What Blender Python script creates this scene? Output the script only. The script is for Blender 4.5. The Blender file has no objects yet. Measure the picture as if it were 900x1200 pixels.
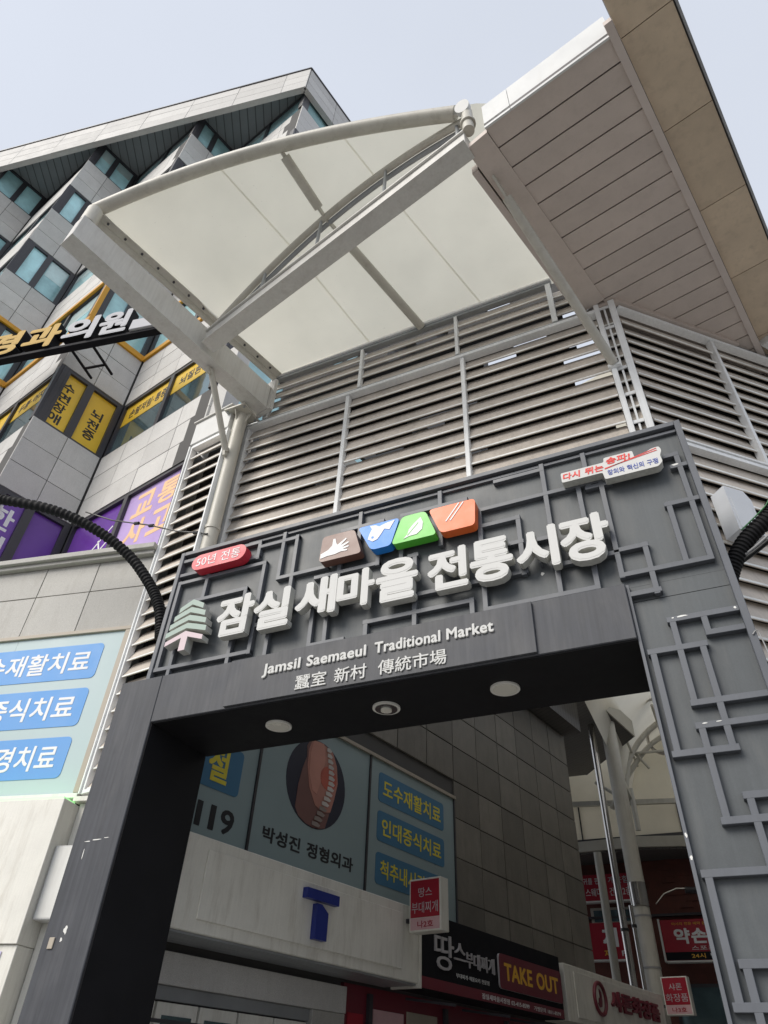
import bpy, bmesh, math, random
from mathutils import Matrix, Vector

random.seed(7)
sc = bpy.context.scene
COL = sc.collection
EYE = 1.6                      # eye height; every z below is measured from the eye, ground is z = -EYE
R = math.radians

# ------------------------------------------------------------------ camera
cam = bpy.data.cameras.new('camera'); cam.sensor_fit = 'AUTO'; cam.sensor_width = 36.0; cam.lens = 24.0
cam.clip_start = 0.05; cam.clip_end = 2000
cam_o = bpy.data.objects.new('camera', cam); COL.objects.link(cam_o)
cam_o.matrix_world = Matrix(((0.912424, 0.240329, 0.331246, 0), (0.407523, -0.607766, -0.681576, 0),
                             (0.037518, 0.756877, -0.65248, EYE), (0, 0, 0, 1)))
sc.camera = cam_o

# ------------------------------------------------------------------ light: bright hazy overcast with a weak soft sun
SUN_EL, SUN_AZ = 40.0, 208.0    # azimuth clockwise from +Y
SKY_TINT = (0.575, 0.612, 0.685)
w = bpy.data.worlds.new('World'); sc.world = w; w.use_nodes = True
nt = w.node_tree; nt.nodes.clear()
sky = nt.nodes.new('ShaderNodeTexSky'); sky.sky_type = 'NISHITA'; sky.sun_disc = False
sky.sun_elevation = R(SUN_EL); sky.sun_rotation = R(SUN_AZ); sky.dust_density = 4.0; sky.air_density = 1.0
mix = nt.nodes.new('ShaderNodeMix'); mix.data_type = 'RGBA'; mix.inputs[0].default_value = 0.86
mix.inputs[7].default_value = tuple(c * 10 for c in SKY_TINT) + (1,)
geo = nt.nodes.new('ShaderNodeTexCoord')
nz = nt.nodes.new('ShaderNodeTexNoise'); nz.inputs['Scale'].default_value = 1.6; nz.inputs['Detail'].default_value = 4
mr = nt.nodes.new('ShaderNodeMapRange'); mr.inputs[1].default_value = 0.3; mr.inputs[2].default_value = 0.7
mr.inputs[3].default_value = 0.97; mr.inputs[4].default_value = 1.05
vm = nt.nodes.new('ShaderNodeVectorMath'); vm.operation = 'SCALE'
bg = nt.nodes.new('ShaderNodeBackground'); bg.inputs['Strength'].default_value = 0.1
out = nt.nodes.new('ShaderNodeOutputWorld')
L = nt.links.new
L(sky.outputs[0], mix.inputs[6]); L(geo.outputs['Generated'], nz.inputs['Vector']); L(nz.outputs[0], mr.inputs[0])
L(mix.outputs[2], vm.inputs[0]); L(mr.outputs[0], vm.inputs['Scale']); L(vm.outputs[0], bg.inputs[0]); L(bg.outputs[0], out.inputs[0])

sun = bpy.data.lights.new('sun', 'SUN'); sun.energy = 2.1; sun.angle = R(36); sun.color = (1.0, 0.95, 0.87)
sun_o = bpy.data.objects.new('sun', sun); COL.objects.link(sun_o); sun_o.location = (-20, -30, 60)
sd = Vector((math.sin(R(SUN_AZ)) * math.cos(R(SUN_EL)), math.cos(R(SUN_AZ)) * math.cos(R(SUN_EL)), math.sin(R(SUN_EL))))
sun_o.rotation_euler = sd.to_track_quat('Z', 'Y').to_euler()

sc.view_settings.view_transform = 'Standard'; sc.view_settings.look = 'None'
sc.view_settings.exposure = 0.45; sc.view_settings.gamma = 1.0; sc.view_settings.use_curve_mapping = False
sc.render.engine = 'CYCLES'
sc.cycles.max_bounces = 8; sc.cycles.diffuse_bounces = 4; sc.cycles.transmission_bounces = 4

# ------------------------------------------------------------------ materials
MATS = {}
def mat(name, col, rough=0.6, metal=0.0, var=0.10, scale=2.0, streak=0.0, rand=0.0, bump=0.0, speck=0.0, spec=0.5,
        dirt=None, dirt_amt=0.0, grooves=None):
    """painted / stone / metal surface: base colour with cloudy variation, vertical streaks, speckle and per-piece tint"""
    if name in MATS: return MATS[name]
    m = bpy.data.materials.new(name); m.use_nodes = True; MATS[name] = m
    t = m.node_tree; N = t.nodes.new; LK = t.links.new
    b = t.nodes['Principled BSDF']
    b.inputs['Roughness'].default_value = rough; b.inputs['Metallic'].default_value = metal
    b.inputs['Specular IOR Level'].default_value = spec
    g = N('ShaderNodeNewGeometry')
    n1 = N('ShaderNodeTexNoise'); n1.inputs['Scale'].default_value = scale; n1.inputs['Detail'].default_value = 6
    n1.inputs['Roughness'].default_value = 0.6
    LK(g.outputs['Position'], n1.inputs['Vector'])
    def rng(src, lo, hi, a=0.3, z=0.7):
        r = N('ShaderNodeMapRange'); r.inputs[1].default_value = a; r.inputs[2].default_value = z
        r.inputs[3].default_value = lo; r.inputs[4].default_value = hi; LK(src, r.inputs[0]); return r.outputs[0]
    def mul(a, bb):
        q = N('ShaderNodeMath'); q.operation = 'MULTIPLY'; LK(a, q.inputs[0]); LK(bb, q.inputs[1]); return q.outputs[0]
    f = rng(n1.outputs[0], 1 - var, 1 + var)
    if streak:
        mp = N('ShaderNodeMapping'); mp.inputs['Scale'].default_value = (28, 28, 0.9); LK(g.outputs['Position'], mp.inputs[0])
        n2 = N('ShaderNodeTexNoise'); n2.inputs['Scale'].default_value = 1.0; n2.inputs['Detail'].default_value = 5
        LK(mp.outputs[0], n2.inputs['Vector']); f = mul(f, rng(n2.outputs[0], 1 - streak, 1 + streak))
    if speck:
        n3 = N('ShaderNodeTexNoise'); n3.inputs['Scale'].default_value = 95; n3.inputs['Detail'].default_value = 2
        LK(g.outputs['Position'], n3.inputs['Vector']); f = mul(f, rng(n3.outputs[0], 1 - speck, 1 + speck))
    if rand:
        oi = N('ShaderNodeObjectInfo'); f = mul(f, rng(oi.outputs['Random'], 1 - rand, 1 + rand, 0, 1))
    if grooves:
        sx, sy, wd = grooves
        sep = N('ShaderNodeSeparateXYZ'); LK(g.outputs['Position'], sep.inputs[0])
        a = N('ShaderNodeMath'); a.operation = 'MULTIPLY'; a.inputs[1].default_value = sx; LK(sep.outputs[0], a.inputs[0])
        c = N('ShaderNodeMath'); c.operation = 'MULTIPLY_ADD'; c.inputs[1].default_value = sy; LK(sep.outputs[1], c.inputs[0]); LK(a.outputs[0], c.inputs[2])
        fr_ = N('ShaderNodeMath'); fr_.operation = 'FRACT'; LK(c.outputs[0], fr_.inputs[0])
        gt = N('ShaderNodeMath'); gt.operation = 'GREATER_THAN'; gt.inputs[1].default_value = wd; LK(fr_.outputs[0], gt.inputs[0])
        bp0 = N('ShaderNodeBump'); bp0.inputs['Strength'].default_value = 1.0; bp0.inputs['Distance'].default_value = 0.01
        LK(gt.outputs[0], bp0.inputs['Height']); LK(bp0.outputs[0], b.inputs['Normal'])
        f = mul(f, rng(gt.outputs[0], 0.45, 1.0, 0, 1))
    v = N('ShaderNodeVectorMath'); v.operation = 'SCALE'; v.inputs[0].default_value = col; LK(f, v.inputs['Scale'])
    src = v.outputs[0]
    if dirt:
        mp = N('ShaderNodeMapping'); mp.inputs['Scale'].default_value = (6, 6, 1.1); LK(g.outputs['Position'], mp.inputs[0])
        n4 = N('ShaderNodeTexNoise'); n4.inputs['Scale'].default_value = 1.0; n4.inputs['Detail'].default_value = 8; n4.inputs['Roughness'].default_value = 0.7
        LK(mp.outputs[0], n4.inputs['Vector'])
        mx = N('ShaderNodeMix'); mx.data_type = 'RGBA'; mx.inputs[7].default_value = tuple(dirt) + (1,)
        LK(rng(n4.outputs[0], 0, dirt_amt, 0.5, 0.75), mx.inputs[0]); LK(src, mx.inputs[6]); src = mx.outputs[2]
    LK(src, b.inputs['Base Color'])
    LK(rng(n1.outputs[0], max(0.02, rough - 0.08), min(1, rough + 0.1)), b.inputs['Roughness'])
    if bump:
        bp = N('ShaderNodeBump'); bp.inputs['Strength'].default_value = bump; bp.inputs['Distance'].default_value = 0.004
        n5 = N('ShaderNodeTexNoise'); n5.inputs['Scale'].default_value = 60; n5.inputs['Detail'].default_value = 4
        LK(g.outputs['Position'], n5.inputs['Vector']); LK(n5.outputs[0], bp.inputs['Height']); LK(bp.outputs[0], b.inputs['Normal'])
    return m

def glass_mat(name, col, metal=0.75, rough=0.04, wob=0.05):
    m = mat(name, col, rough=rough, metal=metal, var=0.32, scale=0.8, rand=0.22)  # cloudy colour stands in for reflections and interiors in the panes
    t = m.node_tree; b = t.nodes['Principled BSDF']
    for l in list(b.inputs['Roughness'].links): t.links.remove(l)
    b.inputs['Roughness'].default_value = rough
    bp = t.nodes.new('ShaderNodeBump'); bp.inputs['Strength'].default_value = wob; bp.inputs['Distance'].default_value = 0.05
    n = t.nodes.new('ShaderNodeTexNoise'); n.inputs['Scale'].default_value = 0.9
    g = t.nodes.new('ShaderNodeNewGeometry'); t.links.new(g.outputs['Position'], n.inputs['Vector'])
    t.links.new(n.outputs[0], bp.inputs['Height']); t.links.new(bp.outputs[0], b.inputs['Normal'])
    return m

def membrane_mat(name, col, trans):
    m = bpy.data.materials.new(name); m.use_nodes = True; MATS[name] = m
    t = m.node_tree; t.nodes.clear(); N = t.nodes.new; LK = t.links.new
    g = N('ShaderNodeNewGeometry'); n = N('ShaderNodeTexNoise'); n.inputs['Scale'].default_value = 1.3; n.inputs['Detail'].default_value = 7
    LK(g.outputs['Position'], n.inputs['Vector'])
    n2 = N('ShaderNodeTexNoise'); n2.inputs['Scale'].default_value = 30; n2.inputs['Detail'].default_value = 3
    LK(g.outputs['Position'], n2.inputs['Vector'])
    r = N('ShaderNodeMapRange'); r.inputs[1].default_value = .3; r.inputs[2].default_value = .7; r.inputs[3].default_value = .94; r.inputs[4].default_value = 1.02
    LK(n.outputs[0], r.inputs[0])
    r2 = N('ShaderNodeMapRange'); r2.inputs[1].default_value = .70; r2.inputs[2].default_value = .8; r2.inputs[3].default_value = 1; r2.inputs[4].default_value = .72
    LK(n2.outputs[0], r2.inputs[0])
    mu = N('ShaderNodeMath'); mu.operation = 'MULTIPLY'; LK(r.outputs[0], mu.inputs[0]); LK(r2.outputs[0], mu.inputs[1])
    v = N('ShaderNodeVectorMath'); v.operation = 'SCALE'; v.inputs[0].default_value = col; LK(mu.outputs[0], v.inputs['Scale'])
    d = N('ShaderNodeBsdfDiffuse'); tr = N('ShaderNodeBsdfTranslucent'); mx = N('ShaderNodeMixShader'); mx.inputs[0].default_value = trans
    o = N('ShaderNodeOutputMaterial')
    LK(v.outputs[0], d.inputs[0]); LK(v.outputs[0], tr.inputs[0]); LK(d.outputs[0], mx.inputs[1]); LK(tr.outputs[0], mx.inputs[2]); LK(mx.outputs[0], o.inputs[0])
    return m

def emit_mat(name, col, strength):
    m = bpy.data.materials.new(name); m.use_nodes = True; MATS[name] = m
    b = m.node_tree.nodes['Principled BSDF']; b.inputs['Base Color'].default_value = col + (1,)
    b.inputs['Emission Color'].default_value = col + (1,); b.inputs['Emission Strength'].default_value = strength
    return m

mat('asphalt', (0.21, 0.205, 0.195), 0.9, speck=0.2)
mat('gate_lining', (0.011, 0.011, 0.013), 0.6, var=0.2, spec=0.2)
mat('gate_black', (0.066, 0.069, 0.078), 0.5, var=0.15, streak=0.15, spec=0.3, dirt=(0.12, 0.12, 0.127), dirt_amt=0.5)
mat('gate_panel', (0.080, 0.089, 0.095), 0.5, var=0.17, scale=1.6, streak=0.07, speck=0.05, dirt=(0.125, 0.128, 0.125), dirt_amt=0.55)
mat('gate_bar', (0.108, 0.116, 0.132), 0.45, var=0.1, streak=0.04, rand=0.05, dirt=(0.10, 0.10, 0.10), dirt_amt=0.3)
mat('paint_white', (0.74, 0.74, 0.71), 0.5, var=0.06, dirt=(0.45, 0.43, 0.39), dirt_amt=0.35)
mat('letter_face', (0.64, 0.64, 0.625), 0.55, spec=0.2, var=0.03, dirt=(0.6, 0.6, 0.57), dirt_amt=0.3)
mat('letter_side', (0.55, 0.55, 0.51), 0.5, var=0.08, streak=0.08, dirt=(0.3, 0.29, 0.26), dirt_amt=0.5)
mat('red_badge', (0.62, 0.035, 0.06), 0.35, var=0.06)
mat('icon_brown', (0.17, 0.085, 0.065), 0.35, var=0.05)
mat('icon_blue', (0.02, 0.23, 0.74), 0.35, var=0.05)
mat('icon_green', (0.11, 0.55, 0.055), 0.35, var=0.05)
mat('icon_orange', (0.83, 0.16, 0.035), 0.35, var=0.05)
mat('tree_green', (0.33, 0.42, 0.37), 0.5, var=0.1)
mat('tree_pink', (0.62, 0.50, 0.53), 0.5, var=0.08)
mat('print_white', (0.82, 0.82, 0.82), 0.5, var=0.02)
mat('print_red', (0.72, 0.06, 0.05), 0.5, var=0.02)
mat('print_navy', (0.06, 0.10, 0.40), 0.5, var=0.02)
mat('print_black', (0.016, 0.017, 0.022), 0.5, var=0.02)
mat('print_yellow', (0.78, 0.66, 0.06), 0.5, var=0.03)
mat('print_gold', (0.83, 0.47, 0.05), 0.5, var=0.03)
mat('lamp_glass', (0.80, 0.78, 0.70), 0.25, var=0.05)
mat('lamp_rim', (0.80, 0.79, 0.74), 0.4, var=0.05)
mat('lamp_reflector', (0.25, 0.25, 0.25), 0.2, metal=0.8)
mat('louvre_beige', (0.57, 0.51, 0.445), 0.55, var=0.10, rand=0.10, streak=0.05, speck=0.05, dirt=(0.35, 0.31, 0.27), dirt_amt=0.6)
mat('louvre_lip', (0.88, 0.88, 0.85), 0.35, var=0.25, scale=1.4)  # pale lip; its uneven brightness imitates broken lit segments between blades
mat('aluminium', (0.84, 0.85, 0.85), 0.4, metal=0.0, var=0.08, streak=0.06)
mat('steel_grey', (0.33, 0.345, 0.36), 0.4, metal=0.4, var=0.1)
mat('cream_pipe', (0.53, 0.51, 0.45), 0.42, var=0.07, dirt=(0.33, 0.30, 0.25), dirt_amt=0.55)
mat('cream_beam', (0.60, 0.59, 0.56), 0.45, var=0.06, streak=0.05, dirt=(0.36, 0.33, 0.29), dirt_amt=0.45)
mat('white_panel', (0.64, 0.645, 0.635), 0.4, var=0.04, dirt=(0.5, 0.48, 0.44), dirt_amt=0.25)
mat('soffit_tan', (0.57, 0.495, 0.445), 0.55, var=0.06, rand=0.04, speck=0.03, dirt=(0.33, 0.28, 0.25), dirt_amt=0.25)
mat('soffit_gap', (0.09, 0.08, 0.08), 0.6)
mat('soffit_brown', (0.60, 0.49, 0.365), 0.6, var=0.1, rand=0.05, dirt=(0.37, 0.30, 0.22), dirt_amt=0.5)
mat('trim_pink', (0.58, 0.51, 0.47), 0.5, var=0.06)
mat('dark_gap', (0.02, 0.02, 0.022), 0.7)
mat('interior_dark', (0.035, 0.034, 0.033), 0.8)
mat('granite', (0.55, 0.54, 0.52), 0.65, var=0.06, rand=0.09, speck=0.16, bump=0.2, dirt=(0.38, 0.36, 0.33), dirt_amt=0.3)
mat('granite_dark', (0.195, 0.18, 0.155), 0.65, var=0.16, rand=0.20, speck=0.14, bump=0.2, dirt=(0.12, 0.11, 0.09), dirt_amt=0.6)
mat('granite_lower', (0.45, 0.44, 0.41), 0.65, var=0.07, rand=0.06, speck=0.16, bump=0.2, dirt=(0.30, 0.28, 0.24), dirt_amt=0.5)
mat('mortar', (0.10, 0.097, 0.094), 0.9)
mat('frame_dark', (0.045, 0.043, 0.05), 0.4, var=0.1)
mat('roof_soffit_dark', (0.25, 0.265, 0.275), 0.5, var=0.05, grooves=(2.6, 1.4, 0.12))
mat('orange_trim', (0.62, 0.30, 0.012), 0.45, var=0.06, dirt=(0.35, 0.18, 0.02), dirt_amt=0.4)
mat('film_yellow', (0.86, 0.56, 0.04), 0.35, var=0.05, rand=0.03)
mat('film_purple', (0.16, 0.055, 0.36), 0.2, var=0.18, scale=0.6, rand=0.05)
mat('film_lilac', (0.50, 0.36, 0.68), 0.3, var=0.1, scale=0.6)
mat('film_orange_text', (0.86, 0.55, 0.30), 0.5, var=0.03)
glass_mat('glass_teal', (0.46, 0.74, 0.78), metal=0.08)  # matt pale base imitates back-lit, curtained panes
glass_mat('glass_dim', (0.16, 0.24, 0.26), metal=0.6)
mat('blind', (0.56, 0.70, 0.71), 0.06, var=0.12, scale=3, rand=0.15)
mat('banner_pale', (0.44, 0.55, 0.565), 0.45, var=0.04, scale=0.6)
mat('banner_blue', (0.10, 0.32, 0.70), 0.45, var=0.03)
mat('banner_frame', (0.42, 0.37, 0.30), 0.5, var=0.1)
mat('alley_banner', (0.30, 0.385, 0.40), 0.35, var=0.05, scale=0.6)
mat('alley_blue', (0.06, 0.19, 0.33), 0.4, var=0.04)
mat('navy_disc', (0.02, 0.022, 0.045), 0.4)
mat('torso_light', (0.58, 0.27, 0.21), 0.5); mat('torso_mid', (0.48, 0.215, 0.17), 0.5)
mat('torso_dark', (0.20, 0.095, 0.085), 0.5); mat('torso_glow', (0.52, 0.12, 0.08), 0.5)
mat('spine_light', (0.60, 0.55, 0.52), 0.5); mat('spine_dark', (0.30, 0.25, 0.23), 0.5)
mat('sign_cream', (0.78, 0.765, 0.70), 0.5, var=0.05, streak=0.03, speck=0.03, dirt=(0.42, 0.38, 0.31), dirt_amt=0.5)
mat('logo_blue', (0.015, 0.03, 0.22), 0.35, var=0.05)
mat('sign_red', (0.36, 0.012, 0.03), 0.4, var=0.08)
mat('sign_maroon', (0.17, 0.02, 0.035), 0.4, var=0.08)
mat('sign_black', (0.014, 0.014, 0.018), 0.75, spec=0.15, var=0.1)
mat('sign_grey_text', (0.50, 0.48, 0.50), 0.5)
mat('sign_pink', (0.66, 0.42, 0.44), 0.5)
mat('stainless', (0.52, 0.50, 0.47), 0.18, metal=0.95, var=0.08)
mat('brick_far', (0.15, 0.055, 0.042), 0.8, var=0.2, scale=3, speck=0.15)
mat('far_cream', (0.46, 0.44, 0.38), 0.5, var=0.06, dirt=(0.36, 0.32, 0.25), dirt_amt=0.4)
mat('far_soffit', (0.13, 0.124, 0.118), 0.6, grooves=(3.2, 4.4, 0.1))
mat('conduit_black', (0.014, 0.014, 0.015), 0.65, var=0.2, spec=0.2)
mat('cable_black', (0.02, 0.02, 0.02), 0.5); mat('cable_green', (0.03, 0.16, 0.05), 0.5); mat('cable_grey', (0.3, 0.3, 0.3), 0.5)
mat('box_grey', (0.60, 0.62, 0.65), 0.45, var=0.05)
mat('concrete', (0.38, 0.37, 0.35), 0.8, var=0.12, speck=0.08)
mat('poster_lilac', (0.55, 0.52, 0.72), 0.5, var=0.2, scale=5)
membrane_mat('membrane', (0.79, 0.77, 0.675), 0.52)
membrane_mat('membrane_seam', (0.94, 0.93, 0.90), 0.85)
membrane_mat('membrane_alley', (0.80, 0.76, 0.65), 0.55)
emit_mat('led_green', (0.45, 1.0, 0.42), 0.45)

# ------------------------------------------------------------------ builders
MW = {}
def frame(fr):
    return Matrix.Translation((fr[0], fr[1], EYE)) @ Matrix.Rotation(R(fr[2]), 4, 'Z')

def thing(name, label, cat, fr=(0, 0, 0), at=(0, 0, 0), group=None):
    """an Empty at the base of a thing; `at` is its base point in the frame"""
    o = bpy.data.objects.new(name, None); COL.objects.link(o); o.empty_display_size = 0.3
    o['label'] = label; o['category'] = cat
    if group: o['group'] = group
    MW[o.name] = frame(fr) @ Matrix.Translation(at); o.matrix_basis = MW[o.name]
    o['_'] = 0; del o['_']
    FRS[o.name] = fr
    return o
FRS = {}

def add(par, name, me, p, fr=None, rot=None):
    o = bpy.data.objects.new(name, me); COL.objects.link(o)
    if fr is None: fr = FRS[par.name]
    M = frame(fr) @ Matrix.Translation(p)
    if rot is not None: M = M @ rot
    MW[o.name] = M; FRS[o.name] = fr
    if par is not None:
        o.parent = par; o.matrix_basis = MW[par.name].inverted() @ M
    else:
        o.matrix_basis = M
    return o

def mesh_from(bm, name, mats, smooth=False):
    bmesh.ops.recalc_face_normals(bm, faces=bm.faces)
    me = bpy.data.meshes.new(name); bm.to_mesh(me); bm.free()
    for m in (mats if isinstance(mats, (list, tuple)) else [mats]): me.materials.append(MATS[m])
    if smooth:
        for p in me.polygons: p.use_smooth = True
        try: me.set_sharp_from_angle(angle=R(40))
        except Exception: pass
    return me

BOXC = {}
def box(par, name, x0, x1, y0, y1, z0, z1, m, fr=None, bev=0.0, rot=None):
    d = (round(x1 - x0, 4), round(y1 - y0, 4), round(z1 - z0, 4)); key = (d, m, bev)
    if key not in BOXC:
        bm = bmesh.new(); bmesh.ops.create_cube(bm, size=1.0)
        bmesh.ops.scale(bm, vec=d, verts=bm.verts)
        if bev: bmesh.ops.bevel(bm, geom=list(bm.edges), offset=bev, segments=1, affect='EDGES')
        BOXC[key] = mesh_from(bm, name, m)
    return add(par, name, BOXC[key], ((x0 + x1) / 2, (y0 + y1) / 2, (z0 + z1) / 2), fr, rot)

PRC = {}
def slat(par, name, prof, x0, x1, y, z, mats, fr=None, lip=None):
    """profile (y,z) swept along x; faces listed in lip get material slot 1"""
    key = (tuple(prof), round(x1 - x0, 3), tuple(mats))
    if key not in PRC:
        bm = bmesh.new(); h = (x1 - x0) / 2
        a = [bm.verts.new((-h, p[0], p[1])) for p in prof]; b = [bm.verts.new((h, p[0], p[1])) for p in prof]
        n = len(prof)
        bm.faces.new(a); bm.faces.new(b[::-1])
        for i in range(n):
            f = bm.faces.new((a[i], b[i], b[(i + 1) % n], a[(i + 1) % n]))
            if lip and i in lip: f.material_index = 1
        PRC[key] = mesh_from(bm, name, list(mats))
    return add(par, name, PRC[key], ((x0 + x1) / 2, y, z), fr)

def prism(par, name, pts, a0, a1, mats, axis='z', fr=None, bev=0.0, side=None):
    """polygon pts extruded from a0 to a1; axis 'z': pts are (x,y); axis 'y': pts are (x,z)"""
    cx = sum(p[0] for p in pts) / len(pts); cy = sum(p[1] for p in pts) / len(pts); ca = (a0 + a1) / 2
    bm = bmesh.new()
    mk = (lambda p, a: (p[0] - cx, p[1] - cy, a - ca)) if axis == 'z' else (lambda p, a: (p[0] - cx, a - ca, p[1] - cy))
    v0 = [bm.verts.new(mk(p, a0)) for p in pts]; v1 = [bm.verts.new(mk(p, a1)) for p in pts]
    n = len(pts)
    f0 = bm.faces.new(v0); f1 = bm.faces.new(v1[::-1])
    for i in range(n):
        f = bm.faces.new((v0[i], v0[(i + 1) % n], v1[(i + 1) % n], v1[i]))
        if side: f.material_index = 1
    if bev: bmesh.ops.bevel(bm, geom=list(f0.edges) + list(f1.edges), offset=bev, segments=2, affect='EDGES')
    bm.normal_update()
    if n > 4: bmesh.ops.triangulate(bm, faces=[f for f in bm.faces if len(f.verts) > 4])
    ms = [mats, side] if side else mats
    loc = (cx, cy, ca) if axis == 'z' else (cx, ca, cy)
    return add(par, name, mesh_from(bm, name, ms), loc, fr)

def tube(par, name, pts, r, m, seg=14, fr=None, rfun=None, flat=None):
    """round bar along pts (frame coordinates)"""
    P = [Vector(p) for p in pts]; c = sum(P, Vector()) / len(P)
    bm = bmesh.new(); rings = []; up = None
    for i, p in enumerate(P):
        d = (P[min(i + 1, len(P) - 1)] - P[max(i - 1, 0)]).normalized()
        if up is None:
            up = Vector((0, 0, 1)) if abs(d.z) < 0.9 else Vector((0, 1, 0))
        up = (up - d * up.dot(d)).normalized(); s = d.cross(up)
        rr = rfun(i) if rfun else r
        rings.append([bm.verts.new(p - c + (up * math.cos(k * 2 * math.pi / seg) * rr * (flat or 1) + s * math.sin(k * 2 * math.pi / seg) * rr)) for k in range(seg)])
    for a, b in zip(rings, rings[1:]):
        for k in range(seg): bm.faces.new((a[k], a[(k + 1) % seg], b[(k + 1) % seg], b[k]))
    bm.faces.new(rings[0][::-1]); bm.faces.new(rings[-1])
    return add(par, name, mesh_from(bm, name, m, True), c, fr)

def bar(par, name, a, b, wd, ht, m, fr=None, bev=0.0):
    """rectangular bar from a to b (frame coordinates): a, b on the axis; wd across, ht along the up side"""
    A, B = Vector(a), Vector(b); d = B - A; l = d.length; d.normalize()
    up = Vector((0, 0, 1)) if abs(d.z) < 0.95 else Vector((0, 1, 0))
    s = d.cross(up).normalized(); up = s.cross(d)
    bm = bmesh.new(); bmesh.ops.create_cube(bm, size=1.0); bmesh.ops.scale(bm, vec=(l, wd, ht), verts=bm.verts)
    if bev: bmesh.ops.bevel(bm, geom=list(bm.edges), offset=bev, segments=1, affect='EDGES')
    rot = Matrix((( d.x, -s.x, up.x, 0), (d.y, -s.y, up.y, 0), (d.z, -s.z, up.z, 0), (0, 0, 0, 1)))
    return add(par, name, mesh_from(bm, name, m), (A + B) / 2, fr, rot)

GL = {}
ADV = {' ': 0.34}
CHARSET = '·傳場室市新村統蠶가개건경고과관교구귀나남내녀년뇌는닉다대도두디땅뛰락럼론료를리림마맹면문물박발부사새샤성손송수스시식신실압애약어영예와외요운원웨을의인잠장재저전절점정증지진질찌창척추츠층치클통파판포품한함해혁형호화환활0123456789-!MTAKEOUFJamsilSeuTrdtonkb'
def outline(body):
    c = bpy.data.curves.new('lettering', 'FONT'); c.body = body; c.resolution_u = 3; c.fill_mode = 'FRONT'; c.extrude = 0.5; c.space_line = 3.0
    o = bpy.data.objects.new('lettering', c); me = bpy.data.meshes.new_from_object(o)
    vs = [v.co.copy() for v in me.vertices]; fs = [tuple(p.vertices) for p in me.polygons]
    bpy.data.objects.remove(o); bpy.data.curves.remove(c); bpy.data.meshes.remove(me)
    return vs, fs

def load_glyphs(chars):
    """character outlines of Blender's own built-in font, unit em, extruded; one character on each line of a text"""
    chars = ''.join(dict.fromkeys(chars)); res = []
    ascii_ = [ch for ch in chars if ord(ch) < 128]
    for lst, dbl in ((chars, 1), (ascii_, 2)):
        if not lst: continue
        vs, fs = outline('\n'.join(ch * dbl for ch in lst))
        line = [int(round((0.36 - v.y) / 3.0)) for v in vs]
        per = {}
        for f in fs: per.setdefault(line[f[0]], []).append(f)
        res.append((vs, per))
    for i, ch in enumerate(chars):
        vs, per = res[0]; m = {}; out_v = []; out_f = []
        for f in per.get(i, []):
            for q in f:
                if q not in m: m[q] = len(out_v); v = vs[q]; out_v.append(Vector((v.x, v.y + 3.0 * i, v.z)))
            out_f.append(tuple(m[q] for q in f))
        GL[ch] = (out_v, out_f)
        if ord(ch) < 128: ADV[ch] = max(res[1][0][q].x for f in res[1][1][ascii_.index(ch)] for q in f) - max(v.x for v in out_v)
        else: ADV[ch] = 0.92 if 0xAC00 <= ord(ch) <= 0xD7A3 else (0.4 if ch == '·' else 1.0)
load_glyphs(CHARSET)
def glyph(ch):
    if ch not in GL: load_glyphs(ch)
    return GL[ch]
def advance(ch):
    if ch not in ADV: load_glyphs(ch)
    return ADV[ch]

def text(par, name, body, x0, x1, z0, z1, y, depth, m, side=None, bold=0.0, fr=None, shear=0.0, split=True):
    """lettering fitted into x0..x1, z0..z1 of the frame, its face at y and its body `depth` deep behind that;
    each character is a part of its own unless the print is too small to pick apart"""
    pen = 0.0; chars = []
    for ch in body:
        if ch != ' ': chars.append((ch, pen))
        pen += advance(ch) + bold * 0.8
    bs_ = [c for c in chars if c[0] not in 'Jgpqy'] or chars
    allx = [v.x + p for ch, p in chars for v in glyph(ch)[0]]; ally = [v.y for ch, p in bs_ for v in glyph(ch)[0]]
    bb = (min(allx) - bold, max(allx) + bold, min(ally) - bold, max(ally) + bold)
    sx = (x1 - x0) / (bb[1] - bb[0]); sz = (z1 - z0) / (bb[3] - bb[2])
    nc = 0 if bold <= 0 else (8 if depth > 0.01 else 4)
    offs = [(0.0, 0.0)] + [(bold * (1.15 if nc == 4 else 1.0) * (1 - 0.013 * k) * math.cos(2 * math.pi * (k + 0.43) / nc),
                            bold * (1.15 if nc == 4 else 1.0) * (1 - 0.013 * k) * math.sin(2 * math.pi * (k + 0.43) / nc)) for k in range(nc)]
    stag = min(0.0004, depth * 0.05)
    groups = [[c] for c in chars] if split else [chars]
    o = None
    for gp in groups:
        verts, faces = [], []
        for ch, p in gp:
            vs, fs = glyph(ch)
            for q, (dx, dy) in enumerate(offs):
                n0 = len(verts)
                for v in vs:
                    h = (v.y + dy - bb[2]) * sz
                    verts.append((x0 + (v.x + dx + p - bb[0]) * sx + shear * (h - (z1 - z0) / 2), y + (0.5 - v.z) * depth + q * stag, z0 + h))
                faces += [tuple(i + n0 for i in f) for f in fs]
        c = Vector((sum(v[0] for v in verts), sum(v[1] for v in verts), sum(v[2] for v in verts))) / len(verts)
        nm_ = name if (len(gp) == 1 and len(chars) == 1) else ('letter' if split else name)
        me = bpy.data.meshes.new(nm_); me.from_pydata([(a - c.x, b - c.y, d - c.z) for a, b, d in verts], [], faces); me.update()
        me.materials.append(MATS[m])
        if side:
            me.materials.append(MATS[side])
            for pl in me.polygons:
                if abs(pl.normal.y) < 0.5: pl.material_index = 1
        o = add(par, nm_, me, c, fr)
        if not split and len(chars) > 1: o['kind'] = 'stuff'
    return o

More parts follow.
